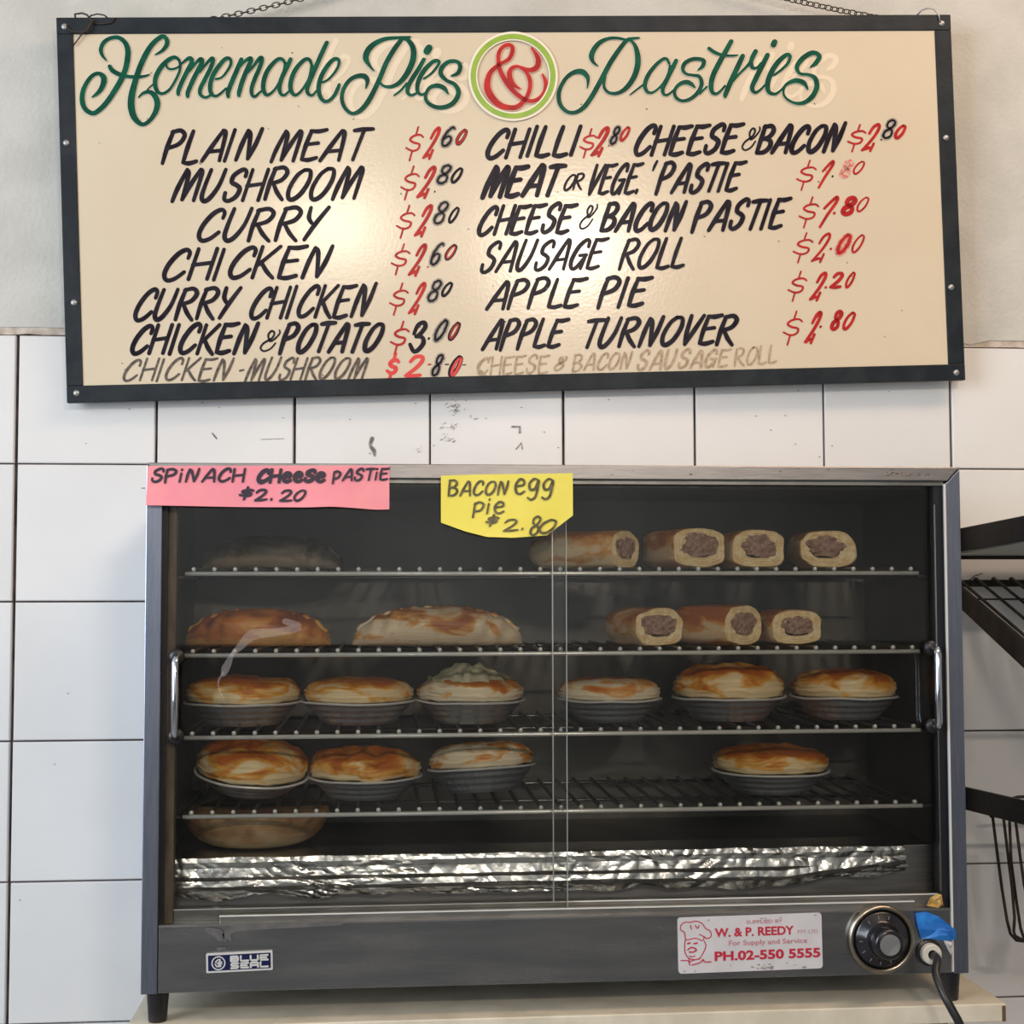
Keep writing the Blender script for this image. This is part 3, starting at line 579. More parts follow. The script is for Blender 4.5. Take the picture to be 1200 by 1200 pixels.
b.tube([sg3(100,38,.005), sg3(95,44,.004), sg3(87,54,.003)], .0008, 6)
b.tube([sg3(103,40,.006), sg3(108,30,.007), sg3(110,25,.005)], .0016, 6)
b.build('fixing_wire', M_rackm, sign, smooth=True, label='twisted wire tangled at the top left corner')
b = MB(); b.tube([sg3(1075,17.5,-.008), sg3(1080,12,.0), sg3(1087,10,.002), sg3(1094,12,.003), sg3(1099,19,.003), sg3(1101,28,.003)], .0010, 6)
b.build('fixing_wire', M_knobc, sign, smooth=True, label='grey wire loop at the top right corner')

# ------------------------------------------------------------------ shelf under the warmer
CX0, CX1, CZ0, CZ1, FY, BY = .1852, .9662, .9911, 1.4786, -.27, -.018
zsh = (onY(182,1195,-.253).z + onY(1124,1170,-.253).z)/2
fe = onZ(1000,1181,zsh).y
sxl = onZ(150,1199,zsh).x; sxr = onZ(1181,1177,zsh).x
shelf = thing('wall_shelf', 'cream painted wooden shelf under the pie warmer, worn at its right corner', 'shelf', ((sxl+sxr)/2, 0, zsh-.018))
def at(o, x, y, z): return (x-o.location.x, y-o.location.y, z-o.location.z)
b = MB(); b.box(at(shelf, sxl, fe, zsh-.0175), at(shelf, sxr, -.0005, zsh)); b.build('board', M_shelf, shelf, bevel=.0012)
b = MB(); b.box(at(shelf, sxr-.0045, fe-.0004, zsh-.0165), at(shelf, sxr-.001, fe+.004, zsh-.002)); b.build('chipped_edge', M_shelfedge, shelf, label='dark chip at the right front corner')
for x in (sxl+.06, sxr-.09):
    b = MB(); b.prism([(x, 0), (x+.02, 0), (x+.02, 0)][:0] or [(x-shelf.location.x, -.001), (x+.02-shelf.location.x, -.001), (x+.02-shelf.location.x, -.14), (x-shelf.location.x, -.14)], -.002, -.024)
    b.box(at(shelf, x, fe+.03, zsh-.0375), at(shelf, x+.02, -.002, zsh-.0180)); b.build('bracket', M_rackm, shelf)

# ------------------------------------------------------------------ pie warmer cabinet
wm = thing('pie_warmer', 'stainless steel glass-fronted pie warmer standing on the cream shelf', 'food warmer', ((CX0+CX1)/2, (FY+BY)/2, zsh))
def wb(name, a, c, m, bevel=0, label=None, parent=None):
    b = MB(); p = parent or wm
    b.box(at(wm, *a), at(wm, *c)); return b.build(name, m, p, bevel=bevel, label=label)
zb = onY(640, 1075, FY).z              # top edge of the base panel
zo = onY(640, 561.5, FY).z             # underside of the top trim
PW = .0150
wb('top_panel', (CX0+.001, FY+.004, CZ1-.010), (CX1-.001, BY, CZ1-.001), M_steel)
wb('back_panel', (CX0+.002, BY-.003, CZ0), (CX1-.002, BY, CZ1-.010), M_inner)
wb('side_panel', (CX0+.0005, FY+.004, CZ0), (CX0+.004, BY-.003, CZ1-.010), M_steelv); wb('side_panel', (CX1-.004, FY+.004, CZ0), (CX1-.0005, BY-.003, CZ1-.010), M_steelv)
wb('side_liner', (CX0+.0040, FY+.024, zb-.02), (CX0+.0135, BY-.003, CZ1-.012), M_inner); wb('side_liner', (CX1-.0135, FY+.024, zb-.02), (CX1-.0040, BY-.003, CZ1-.012), M_inner)
wb('roof_liner', (CX0+.014, FY+.024, CZ1-.020), (CX1-.014, BY-.003, CZ1-.011), M_inner)
wb('floor_panel', (CX0+.004, FY+.004, CZ0), (CX1-.004, BY-.003, CZ0+.003), M_steelb)
# mitred front trims
def trim(poly, m, nm, y0=FY, y1=FY+.024, lab=None):
    b = MB(); b.prism([(x-wm.location.x, z-wm.location.z) for x, z in poly], y0-wm.location.y, y1-wm.location.y); return b.build(nm, m, wm, bevel=.0009, label=lab)
zt = zo
trim([(CX0, CZ1), (CX1, CZ1), (CX1-.0125, zt), (CX0+.0125, zt)], M_steel, 'top_trim', lab='brushed steel top rail with dark stains')
trim([(CX0, CZ0), (CX0+PW, CZ0), (CX0+PW, zt-.002), (CX0+.0125, zt-.0008), (CX0, CZ1-.0012)], M_steelv, 'post', lab='brushed steel corner post, coloured bluish for reflected daylight')
trim([(CX1-PW, CZ0), (CX1, CZ0), (CX1, CZ1-.0012), (CX1-.0125, zt-.0008), (CX1-PW, zt-.002)], M_steelv, 'post')
wb('post_lip', (CX1-PW-.0016, FY-.0004, CZ0+.002), (CX1-PW+.0002, FY+.002, zt-.003), M_chrome)
wb('jamb_strip', (CX0+PW+.0045, FY+.010, zb), (CX0+PW+.0120, FY+.024, zt), M_rust, label='brown aged seal strip inside the left post')
wb('jamb_strip', (CX0+PW, FY+.006, zb), (CX0+PW+.0045, FY+.024, zt), M_rubber)  # black strip stands in for the dark gap beside the left post
wb('jamb_strip', (CX1-PW-.009, FY+.008, zb), (CX1-PW, FY+.024, zt), M_rubber)  # black strip for the dark gap inside the right post
# base panel, tracks
b = MB(); b.box(at(wm, CX0+PW+.0004, FY+.001, CZ0+.0005), at(wm, CX1-PW-.0004, FY+.014, zb)); b.build('base_panel', M_steelb, wm, bevel=.0008)
wb('base_lip', (CX0+PW+.0006, FY+.0003, zb-.0016), (CX1-PW-.0006, FY+.004, zb+.0002), M_steel)
z65 = onY(640, 1056, FY+.017).z; z72 = onY(640, 1063.5, FY+.010).z
wb('door_track', (CX0+PW+.006, FY+.015, zb-.004), (CX1-PW, FY+.024, z65), M_track, .0006, 'rear sliding door track')
wb('door_track', (CX0+PW+.055, FY+.005, zb-.004), (CX1-PW-.036, FY+.013, z72), M_track, .0006, 'front sliding door track')
wb('track_glint', (CX0+PW+.006, FY+.0143, z65-.0010), (CX1-PW-.001, FY+.0150, z65+.0002), M_chrome)  # thin bright strip added as the glint along the rear track edge
wb('track_glint', (CX0+PW+.055, FY+.0043, z72-.0010), (CX1-PW-.036, FY+.0050, z72+.0002), M_chrome)  # same painted glint for the front track edge
wb('track_floor', (CX0+PW, FY+.004, zb-.006), (CX1-PW, FY+.03, zb-.001), M_track)
wb('top_track', (CX0+PW, FY+.005, zt-.004), (CX1-PW, FY+.024, zt+.004), M_track)
# sliding glass doors
xg1 = onY(664, 800, FY+.009).x; xg0 = onY(648, 800, FY+.016).x
dl = wb('glass_door', (CX0+PW+.006, FY+.0075, zb+.0005), (xg1, FY+.0115, zt-.0005), M_glass, label='left sliding glass door')
dr = wb('glass_door', (xg0, FY+.0150, z65), (CX1-PW-.008, FY+.0190, zt-.0005), M_glass, label='right sliding glass door')
wb('edge_trim', (xg1-.0004, FY+.0072, zb+.001), (xg1+.0003, FY+.0118, zt-.001), M_edge, parent=dl)
wb('edge_trim', (xg0-.0007, FY+.0148, z65), (xg0+.0003, FY+.0192, zt-.001), M_chrome, parent=dr, label='bright left edge of the right door')
p0, p1 = onY(1095, 592, FY+.014), onY(1106, 1045, FY+.014)
b = MB(); b.box(at(wm, p1.x-.0070, FY+.0045, z65+.004), at(wm, p1.x-.0057, FY+.0065, onY(1095,592,FY+.014).z)); b.build('edge_trim', M_handle, dr, label='bright strip down the right door edge')
def handle(px, pyt, pyb, door, lab):
    t_, u_ = onY(px, pyt, FY-.004), onY(px, pyb, FY-.004)
    b = MB(); x = (t_.x+u_.x)/2
    b.tube([at(wm, x, FY+.012, t_.z-.004), at(wm, x, FY-.004, t_.z-.004), at(wm, x, FY-.007, t_.z-.009), at(wm, x, FY-.007, u_.z+.009), at(wm, x, FY-.004, u_.z+.004), at(wm, x, FY+.012, u_.z+.004)],   .0033, 12)
    h = b.build('handle', M_handle, door, smooth=True, label=lab)
    for z in (t_.z-.004, u_.z+.004):
        b = MB(); b.lathe([(.0001,.005),(.0062,.005),(.0075,.003),(.0075,0),(.0001,0)], 16, M=Matrix.Translation(at(wm, x, FY+.0035 if door is dl else FY+.011, z)) @ Matrix.Rotation(math.pi/2, 4, 'X')); b.build('handle_cap', M_rubber, door, smooth=True)
handle(205.5, 765, 869, dl, 'vertical chrome handle of the left door'); handle(1098.5, 755, 857, dr, 'vertical chrome handle of the right door')
# curl of clear tape on the left door
gy = FY+.0070
def glto3(x, y, off): p = onY(x, y, gy); return Vector(at(wm, p.x, gy-off, p.z))
b = MB(); b.ribbon([(334,728),(350,735),(322,741),(296,744),(283,756),(272,767)], [7,9,9,13,9,4], 0, 0, glto3); b.ribbon([(272,766),(268,776),(264,784),(262,790)], [4,8,10,6], 0, 0, glto3); b.ribbon([(262,788),(256,798),(257,808),(261,818),(265,825)], [3,2.0,1.4,1.2,1.0], 0, 0, glto3)
b.build('clear_tape', M_cleartape, wm, label='curled strip of clear tape on the left glass door')
# feet
for px in (CX0+.0135, CX1-.0140):
    for y in (FY+.015, BY-.02):
        b = MB(); h = CZ0-zsh
        b.lathe([(.0080, 0), (.0085, .001), (.0105, h), (.0001, h)], 20, M=Matrix.Translation(at(wm, px, y, zsh)), capb=False); b.build('foot', M_rubber, wm, smooth=False)
# steel stains on the top trim, peel marks on the base
def fto3(x, y, off): p = onY(x, y, FY); return Vector(at(wm, p.x, FY-.0002-off, p.z))
b = MB(); rr = random.Random(5)
for k in range(26):
    x = rr.choice([rr.gauss(1047,3), rr.gauss(1074,6), rr.gauss(1060,12), rr.uniform(700,1090)]); y = rr.uniform(549,557) if x < 1050 else rr.uniform(553,558)
    b.ribbon([(x, y), (x+rr.uniform(.5,2.4), y-rr.uniform(-.5,1))], rr.uniform(.7,1.6), 0, 0, fto3, False)
b.build('rust_spots', M_rust, wm)['kind'] = 'stuff'
b = MB()
M_peel = mat('dull_residue', (0.17,0.16,0.16), .5, metal=.5, c2=(.13,.13,.135), nscale=90)
for st in ([(244,1090,7),(256,1094,11),(262,1099,8),(272,1089,9),(300,1086,8),(340,1084.5,6),(400,1082.5,3)], [(254,1096,7),(257,1101,3)], [(268,1097,5),(270,1101,3)], [(256,1112,4),(264,1111,3)]):
    b.ribbon([(p[0], p[1]) for p in st], [p[2] for p in st], 0, 0, fto3)
b.build('residue', M_peel, wm, label='dull glue residue along the top of the base panel')
# knob
kc = onY(1031.5, 1099.5, FY)
KM = Matrix.Translation(at(wm, kc.x, FY, kc.z)) @ Matrix.Rotation(math.pi/2, 4, 'X')
knob = bpy.data.objects.new('control_knob', None)
b = MB(); b.lathe([(.0285,0),(.0318,.001),(.0325,.004),(.0315,.0065),(.0290,.007),(.0275,.005),(.0270,.001)], 48, M=KM, capa=False, capb=False); kn = b.build('control_knob', M_brass, wm, smooth=True, label='round thermostat dial with aged chrome ring')
b = MB(); b.lathe([(.0272,.0015),(.0270,.004),(.0250,.0065),(.0180,.008),(.0150,.013),(.0143,.026),(.0120,.0275),(.0001,.0275)], 40, M=KM, capb=False); b.build('dial', M_plasticb, kn, smooth=True, label='glossy black dial')
b = MB(); b.lathe([(.0098,.0276),(.0096,.0284),(.0001,.0286)], 28, M=KM, capb=False); b.build('knob_cap', M_knobc, kn, label='grey metal centre cap')
b = MB()
for k in range(9):
    a = math.radians(200-k*27); b.box((-.0004,.0200,.0078),(.0004,.0232,.0083), M=KM @ Matrix.Rotation(a, 4, 'Z'))
b.build('dial_marks', mat('dial_print', (.20,.20,.24), .5), kn)
# cable gland and cord
gc = onY(1088.5, 1116, FY)
GM = Matrix.Translation(at(wm, gc.x, FY, gc.z)) @ Matrix.Rotation(math.pi/2, 4, 'X')
b = MB(); b.lathe([(.0125,0),(.0125,.002),(.0105,.003),(.0001,.003)], 24, M=GM, capb=False); gp = b.build('gland_plate', M_rubber, wm)
b = MB(); b.lathe([(.0098,.0028),(.0096,.0085),(.0085,.010),(.0045,.010),(.0042,.004)], 24, M=GM, capa=False, capb=True); b.build('cable_gland', M_gland, wm, smooth=False, label='cream plastic cable gland')
pts = [Vector((gc.x, FY-.002, gc.z)), Vector((gc.x+.001, FY-.018, gc.z-.002))]
for x, y, Y in ((1097,1141,-.300), (1106,1165,-.312), (1116,1184,-.318), (1126,1204,-.322), (1135,1240,-.324)): pts.append(onY(x, y, Y))
e = pts[-1]; pts += [Vector((e.x+.005, -.32, e.z-.1)), Vector((e.x+.02, -.30, e.z-.3)), Vector((e.x+.06, -.2, .3)), Vector((e.x+.1, -.08, .02))]
sp = []
for i in range(len(pts)-1):
    p0_, p1_, p2_, p3_ = pts[max(i-1,0)], pts[i], pts[i+1], pts[min(i+2, len(pts)-1)]
    for k in range(5):
        t = k/5; sp.append(0.5*((2*p1_)+(p2_-p0_)*t+(2*p0_-5*p1_+4*p2_-p3_)*t*t+(3*p1_-p0_-3*p2_+p3_)*t**3))
sp.append(pts[-1])
b = MB(); b.tube([at(wm, *p) for p in sp], .0041, 12); b.build('power_cord', M_rubber, wm, smooth=True, label='black power cord hanging over the shelf edge')
# torn tapes
def tape(pts, m, nm, lab, seed, th=.0006):
    b = MB(); R_ = random.Random(seed)
    P = [fto3(x, y, 0) for x, y in pts]; c = sum(P, Vector())/len(P)
    ring_ = []
    for p in P: ring_.append(p+Vector((0, -R_.uniform(.0006,.0035), 0)))
    mid = [c.lerp(p, .5)+Vector((0, -R_.uniform(.001,.006), 0)) for p in P]; n = len(P)
    b.add([c+Vector((0,-.003,0))]+mid+ring_+P, [(0, 1+i, 1+(i+1) % n) for i in range(n)]+[(1+i, 1+n+i, 1+n+(i+1) % n, 1+(i+1) % n) for i in range(n)]+[(1+n+i, 1+2*n+i, 1+2*n+(i+1) % n, 1+n+(i+1) % n) for i in range(n)])
    return b.build(nm, m, wm, label=lab)
tape([(1072,1070),(1085,1068),(1100,1074),(1112,1084),(1120,1090),(1120,1100),(1112,1101),(1101,1101),(1088,1099),(1079,1100),(1075,1088)], M_blue, 'blue_tape', 'torn patch of bright blue tape beside the dial', 4)
tape([(1104,1100),(1114,1103),(1117,1112),(1113,1118),(1108,1108)], M_white, 'torn_label', 'torn white tape remnant right of the cable gland', 9)
tape([(1086,1061),(1090,1052),(1098,1047),(1102,1048),(1104,1060),(1098,1063)], M_orange, 'old_tape', 'yellowed tape scrap on the door track', 5)
# supplier sticker
def quad_plate(c4, th, m, nm, lab, parent=wm, r=.003):
    P = [onY(x, y, FY) for x, y in c4]
    o3 = P[3]; u = (P[2]-P[3]); w_ = u.length; u.normalize(); v = Vector((-u.z, 0, u.x)); h_ = ((P[0]-P[3]).dot(v)+(P[1]-P[2]).dot(v))/2
    M_ = Matrix(((u.x, 0, v.x, o3.x-wm.location.x), (0, 1, 0, FY-wm.location.y), (u.z, 0, v.z, o3.z-wm.location.z), (0,0,0,1)))
    poly = []
    for cx_, cz_, a0 in ((w_-r, r, -90), (w_-r, h_-r, 0), (r, h_-r, 90), (r, r, 180)):
        for k in range(4): a = math.radians(a0+k*30); poly.append((cx_+r*math.cos(a), cz_+r*math.sin(a)))
    b = MB(); b.prism(poly, -th, .0002, M=M_); o = b.build(nm, m, parent, label=lab); return o, M_, w_, h_
st, SM, sw_, sh_ = quad_plate([(794,1074.5),(962.5,1070),(964,1134.5),(795,1141)], .0006, M_white, 'supplier_sticker', 'worn white sticker printed in red with a chef head')
def font_part(text, x0, x1, z0, z1, y, m, parent, M_, nm='lettering', bold=.0, lab=None):
    cu = bpy.data.curves.new('txt', 'FONT'); cu.body = text; cu.size = 1; cu.offset = bold; cu.resolution_u = 3
    ob = bpy.data.objects.new('txt', cu); COL.objects.link(ob); bpy.context.view_layer.update()
    me = bpy.data.meshes.new_from_object(ob.evaluated_get(bpy.context.evaluated_depsgraph_get()))
    bpy.data.objects.remove(ob); bpy.data.curves.remove(cu)
    xs = [v.co.x for v in me.vertices]; ys = [v.co.y for v in me.vertices]
    ax, bx, ay, by = min(xs), max(xs), min(ys), max(ys)
    for v in me.vertices:
        q = Vector((x0+(v.co.x-ax)/(bx-ax)*(x1-x0), y, z0+(v.co.y-ay)/(by-ay)*(z1-z0))); v.co = M_ @ q
    me.materials.clear(); me.materials.append(m)
    o = bpy.data.objects.new(nm, me); COL.objects.link(o); o.parent = parent
    if lab: o['label'] = lab
    return o
fx = lambda t: sw_*t
fz = lambda t: sh_*(1-t)
font_part('SUPPLIED BY', fx(.475), fx(.725), fz(.155), fz(.09), -.0009, M_stpale, st, SM, bold=.01)
font_part('W. & P. REEDY', fx(.255), fx(.805), fz(.375), fz(.215), -.0009, M_stred, st, SM, bold=.03, lab='bold red supplier name')
font_part('PTY. LTD.', fx(.83), fx(.975), fz(.36), fz(.30), -.0009, M_stpale, st, SM)
font_part('For Supply and Service', fx(.35), fx(.895), fz(.56), fz(.44), -.0009, M_stpale, st, SM, bold=.012)
font_part('PH.02-550 5555', fx(.25), fx(.985), fz(.80), fz(.625), -.0009, M_stred, st, SM, bold=.035, lab='bold red telephone number')
def stto3(x, y, off): return SM @ Vector((x, -.0009-off, y))
b = MB()
def ch(pts, w=.0009):   # traced in the zoom of the sticker (780,1040)+.1833 px ; sticker px box 794..963 x 1072..1140
    q = [(((780+x*.18333)-794.5)/168.5*sw_, (1-((1040+y*.18333)-1072+((780+x*.18333)-794)*.03)/67.5)*sh_) for x, y in pts]; b.ribbon(q, w, 0, 0, stto3)
ch([(125,300),(120,270),(98,255),(100,225),(125,205),(160,205),(200,198),(235,215),(255,245),(285,265),(288,300),(262,312),(245,300),(215,285)])
ch([(125,300),(135,320),(190,310),(235,325),(245,300)]); ch([(125,320),(120,370),(125,410),(145,440),(180,450),(215,440),(240,400),(255,360),(245,330)])
ch([(140,385),(165,370),(195,385),(175,400),(150,400)], .0013); ch([(150,425),(165,432),(185,425)]); ch([(140,345),(155,340)], .0014); ch([(180,345),(200,342)], .0014)
ch([(145,440),(150,465),(170,455),(215,445)]); ch([(95,455),(140,458),(150,485)]); ch([(165,485),(215,470),(235,450),(245,465),(285,465)], .0011); ch([(160,225),(165,250)]); ch([(190,225),(205,245),(215,225)])
b.build('chef_drawing', M_stred, st, label='red line drawing of a chef head in a tall hat')
b = MB(); rr = random.Random(8)
for k in range(30):
    x = rr.gauss(.62, .05)*sw_ if k < 18 else rr.uniform(.02,.98)*sw_; y = rr.uniform(.03,.12)*sh_ if k < 24 else rr.uniform(.9,.98)*sh_
    b.ribbon([(x, y), (x+rr.uniform(.0005,.003), y+rr.uniform(-.0006,.0006))], rr.uniform(.0006,.0014), 0, 0, stto3, False)
b.build('grime', M_smudge, st)['kind'] = 'stuff'
# badge
bd, BM, bw, bh = quad_plate([(242,1117),(319.5,1113.5),(319.8,1136),(242,1140)], .0014, M_silver, 'maker_badge', 'small navy and silver maker badge', r=.001)
b = MB(); b.box((.0018,-.0018,.0018), (bw-.0018,-.0010,bh-.0018), M=BM); b.build('badge_field', M_navy, bd)
b = MB()
def bdto3(x, y, off): return BM @ Vector((x, -.0020-off, y))
cx_, cy_ = bw*.185, bh*.49; R0 = bh*.33
b.ribbon([(cx_+R0*math.cos(2*math.pi*k/20), cy_+R0*math.sin(2*math.pi*k/20)) for k in range(20)], .0011, 0, 0, bdto3, True, True)
for q in ([(-.45,.15),(-.1,.5),(.3,.5),(.05,.1)], [(.45,-.2),(.5,.2),(.2,0)], [(-.5,-.15),(-.2,-.55),(.1,-.2),(-.2,.0)], [(0,-.5),(.35,-.5),(.15,-.15)]):
    b.ribbon([(cx_+x*R0, cy_+y*R0) for x, y in q], .0012, 0, 0, bdto3)
def blk(cells, x, y, w, h):      # blocky rounded letters
    for q in cells: b.ribbon([(x+a*w, y+c*h) for a, c in q], .0018, 0, 0, bdto3, False)
LB = {'B': [[(0,0),(0,1)],[(0,1),(.9,1),(1,.75),(.9,.52),(0,.5)],[(.9,.5),(1,.25),(.9,0),(0,0)]], 'L': [[(0,1),(0,0),(1,0)]], 'U': [[(0,1),(0,.1),(.1,0),(.9,0),(1,.1),(1,1)]],
      'E': [[(1,1),(0,1),(0,0),(1,0)],[(0,.5),(.8,.5)]], 'S': [[(1,1),(.1,1),(0,.75),(.1,.5),(.9,.5),(1,.25),(.9,0),(0,0)]], 'A': [[(0,0),(0,.9),(.1,1),(.9,1),(1,.9),(1,0)],[(0,.45),(1,.45)]]}
for j, wd_ in enumerate(('BLUE', 'SEAL')):
    for i, c in enumerate(wd_): blk(LB[c], bw*(.375+i*.148), bh*(.555 if j == 0 else .20), bw*.108, bh*.235)
b.build('lettering', M_silver, bd, label='blocky silver two-line lettering and round emblem')

# ------------------------------------------------------------------ inside the warmer: racks, tray
RY = -.2440; RBY = -.038
rack_px = [(645,672.0,'top'), (648,765.8,'second'), (648,860.2,'third'), (648,950.8,'lowest')]
RZ = [onY(x, y, RY).z for x, y, _ in rack_px]
rx0 = onY(216, 800, RY).x; rx1 = onY(1078, 800, RY).x
wmesh = None; NW = 37
for k, z in enumerate(RZ):
    rk = thing('wire_rack', {0:'topmost',1:'second from the top',2:'third from the top',3:'lowest'}[k] + ' chrome wire rack inside the pie warmer', 'rack', ((rx0+rx1)/2, (RY+RBY)/2, z), 'wire racks in the pie warmer')
    b = MB(); hx = (rx1-rx0)/2; hy = (RBY-RY)/2
    b.tube([(-hx, -hy, 0), (hx, -hy, 0)], .0021, 10); b.build('front_rail', M_chrome, rk, smooth=True)
    b = MB(); b.tube([(-hx, hy, 0), (hx, hy, 0)], .0021, 8); b.build('rear_rail', M_wired, rk, smooth=True)
    for s_ in (-1, 1):
        b = MB(); b.tube([(s_*hx, -hy, 0), (s_*(hx+.004), -hy+.02, .0), (s_*(hx+.004), hy, 0)], .0019, 8); b.build('side_rail', M_wired, rk, smooth=True)
        # ledge on the side liner
        xa, xb = (CX0+.0135, CX0+.0300) if s_ < 0 else (CX1-.0265, CX1-.0135)
        wb('rack_ledge', (xa, RY+.02, z-.0042), (xb, RBY, z-.0021), M_inner)
    b = MB(); b.tube([(-hx, -.01, -.0028), (hx, -.01, -.0028)], .0016, 6); b.build('cross_rail', M_wired, rk, smooth=True)
    for i in range(NW):
        x = -hx+.008+(2*hx-.016)*i/(NW-1)
        if wmesh is None:
            b = MB(); b.tube([(0, -hy-.0034, .0040), (0, -hy-.0030, .0042), (0, -hy-.0018, .0042), (0, -hy+.001, .0040), (0, hy+.001, .0040)], [.0012, .0021, .0023, .0019, .0018], 8)
            b.m = [0 if min(b.v[i].y for i in f) < -hy-.0008 else 1 for f in b.f]; w_ = b.build('wire', [M_chrome, M_wired], rk, smooth=True); wmesh = w_.data; w_.location = (x, 0, 0)  # bright tips and dark shafts: reflections put into the colours of one wire
        else:
            w_ = bpy.data.objects.new('wire', wmesh); COL.objects.link(w_); w_.parent = rk; w_.location = (x, 0, 0)
WT = .0060   # top of the wires above rack z
# heater deck and foil
zf = onY(630, 998.5, -.232).z
wb('heater_deck', (CX0+.014, -.2275, zf-.006), (CX1-.014, BY-.003, zf-.002), mat('dark_deck_steel', (0.06,0.06,0.065), .4, metal=.7, c2=(.10,.095,.09), nscale=20))
wb('deck_front', (CX0+.016, -.2300, zb+.004), (CX1-.016, -.2270, zf), M_steel, .0006, 'dull steel deck front seen right of the foil')
fx0 = onY(205, 1003, -.232).x; fx1 = onY(1058, 995, -.232).x; zm = onY(630, 1023, -.234).z; zl = onY(630, 1036, -.240).z; ze = onY(630, 1046, -.243).z
prof = [(-.17, zf-.0015), (-.20, zf-.001), (-.226, zf+.0006), (-.2325, zf+.0002), (-.2335, zf-.004), (-.2330, (zf+zm)/2), (-.2345, zm+.002), (-.2375, zm-.001), (-.2385, zl+.003), (-.2410, zl), (-.2390, ze)]
b = MB(); vs = []; n = 420
rowsp = []
for j in range(len(prof)-1):
    k_ = 4 if j < 3 else (2 if j < 4 else 5)
    for q in range(k_): rowsp.append((prof[j][0]+(prof[j+1][0]-prof[j][0])*q/k_, prof[j][1]+(prof[j+1][1]-prof[j][1])*q/k_, j+q/k_))
rowsp.append((*prof[-1], len(prof)-1.0))
for i in range(n+1):
    x = fx0+(fx1-fx0)*i/n
    for y, z, j in rowsp:
        s_ = z*1.0-y*.8
        ww = noise.noise(Vector((x*14, s_*30, 2)))*.9
        ridge = abs(noise.noise(Vector((x*42+ww, s_*75+ww*2, 5)))); rid2 = abs(noise.noise(Vector((x*95, s_*150+ww*3, 8))))
        ny = -.0020*ridge-.0010*rid2
        nz = noise.noise(Vector((x*26, j*.8, 9)))*.0010
        if j > len(prof)-2: nz += (j-len(prof)+2)*(noise.noise(Vector((x*22, 0, 4)))*.006+.001)
        if j >= 7: nz += max(0, (x-(fx1-.12)))*.11
        if j < 2.5: vs.append(at(wm, x, y, z-.0006*ridge)); continue
        vs.append(at(wm, x+(noise.noise(Vector((j*2.2, 0, 1)))*.004 if i == n else 0), y-.001-ny*-1, z+nz))
m_ = len(rowsp)
b.add(vs, [(i*m_+j, (i+1)*m_+j, (i+1)*m_+j+1, i*m_+j+1) for i in range(n) for j in range(m_-1)])
foil = b.build('foil_sheet', M_foil, wm, label='crumpled aluminium foil folded over the front of the heater deck')
wb('deck_step', (CX0+.016, -.2450, zb), (CX1-.016, -.2310, zb+.0095), M_inner, .0006)

# ------------------------------------------------------------------ food
def ns(x, y, z, s): return noise.noise(Vector((x*s, y*s, z*s)))
def pie_tin(R, h, parent, seed):
    b = MB(); rb = R*.64
    def fn(r, z, a, j):
        if 2 <= j <= 9: r += .00022*math.sin(a*34)
        return r, z+(ns(math.cos(a), math.sin(a), seed, 1.5)*.0012 if j >= 8 else 0)
    prof = [(rb*.9, .0008), (rb, 0), (rb+.001, .001)]
    for k in range(1, 7):
        t = k/7; prof.append((rb+(R-rb)*t+(.0006 if k % 2 else -.0006), h*t))
    prof += [(R-.0005, h-.0012), (R+.0022, h-.0006), (R+.0028, h+.0004), (R+.0022, h+.0014), (R+.0004, h+.0014), (R-.0015, h)]
    b.lathe(prof, 102, fn=fn, capb=False)
    b.m = [1 if 10*102 <= i < 13*102 else 0 for i in range(len(b.f))]; return b.build('foil_tin', [M_tin, M_lip], parent)
def pie_lid(R, z0, h, parent, m, seed, lump=.10, dome=.5, nm='pastry_lid'):
    b = MB(); rings = [(0.02,1),(.2,1),(.4,.99),(.58,.96),(.72,.92),(.83,.86),(.905,.77),(.945,.68),(.935,.63),(.985,.56),(1.0,.48),(.975,.41),(.998,.35),(1.0,.27),(.968,.21),(.975,.12),(.93,.02),(.85,-.04)]
    def fn(r, z, a, j):
        q = r/R; cx_, sy_ = math.cos(a), math.sin(a)
        r2 = r*(1+.030*ns(cx_, sy_, seed, 1.3)*q+.012*ns(cx_*3, sy_*3, seed+z*200, 1.6)*q)
        z2 = z+h*lump*ns(cx_*q*2.1, sy_*q*2.1, seed*1.7, 1.4)*(1 if j < 7 else .45)+h*.05*ns(cx_*q*6, sy_*q*6, seed, 1.4)
        if 7 <= j <= 15: r2 *= 1+.022*ns(cx_*2.2, sy_*2.2, j*3.1+seed, 1.3); z2 += h*.05*ns(cx_*1.6, sy_*1.6, j*.9+seed, 1.5)
        if q < .9: z2 += h*dome*.25*(1-q*q)
        return r2, z2
    b.lathe([(R*a_, z0+h*c_) for a_, c_ in rings], 64, fn=fn); return b.build(nm, m, parent, smooth=True)
PIES = []
def pie(px, rackk, Rpx, tin_h, lid_h, label, m=M_crust, seed=1, Yc=-.165, rot=(0,0,0), lift=0, lump=.16, dome=.5):
    z = RZ[rackk]+WT; c = onY(px, rack_px[rackk][1]-30, Yc); R = Rpx/F_PX*(c-CAM).dot(fwd)
    t = thing('meat_pie', label, 'pie', (c.x, Yc, z+lift), 'pies in foil tins', rot)
    pie_tin(R*.985, tin_h, t, seed); pie_lid(R*.995, tin_h+.0008, lid_h, t, m, seed, lump, dome)
    return t, R, z
pie(285, 2, 67, .0215, .0215, 'golden pie in a foil tin at the left end of the third rack', seed=2.3)
pie(420.5, 2, 65, .0215, .0200, 'flat golden pie between the leftmost pie and the mash-topped pie on the third rack', seed=5.1, lump=.08)
t3, R3, z3 = pie(551, 2, 63, .0215, .0200, 'pie heaped with pale mashed potato on the third rack', M_crustp, seed=8.4, dome=.3)
b = MB()
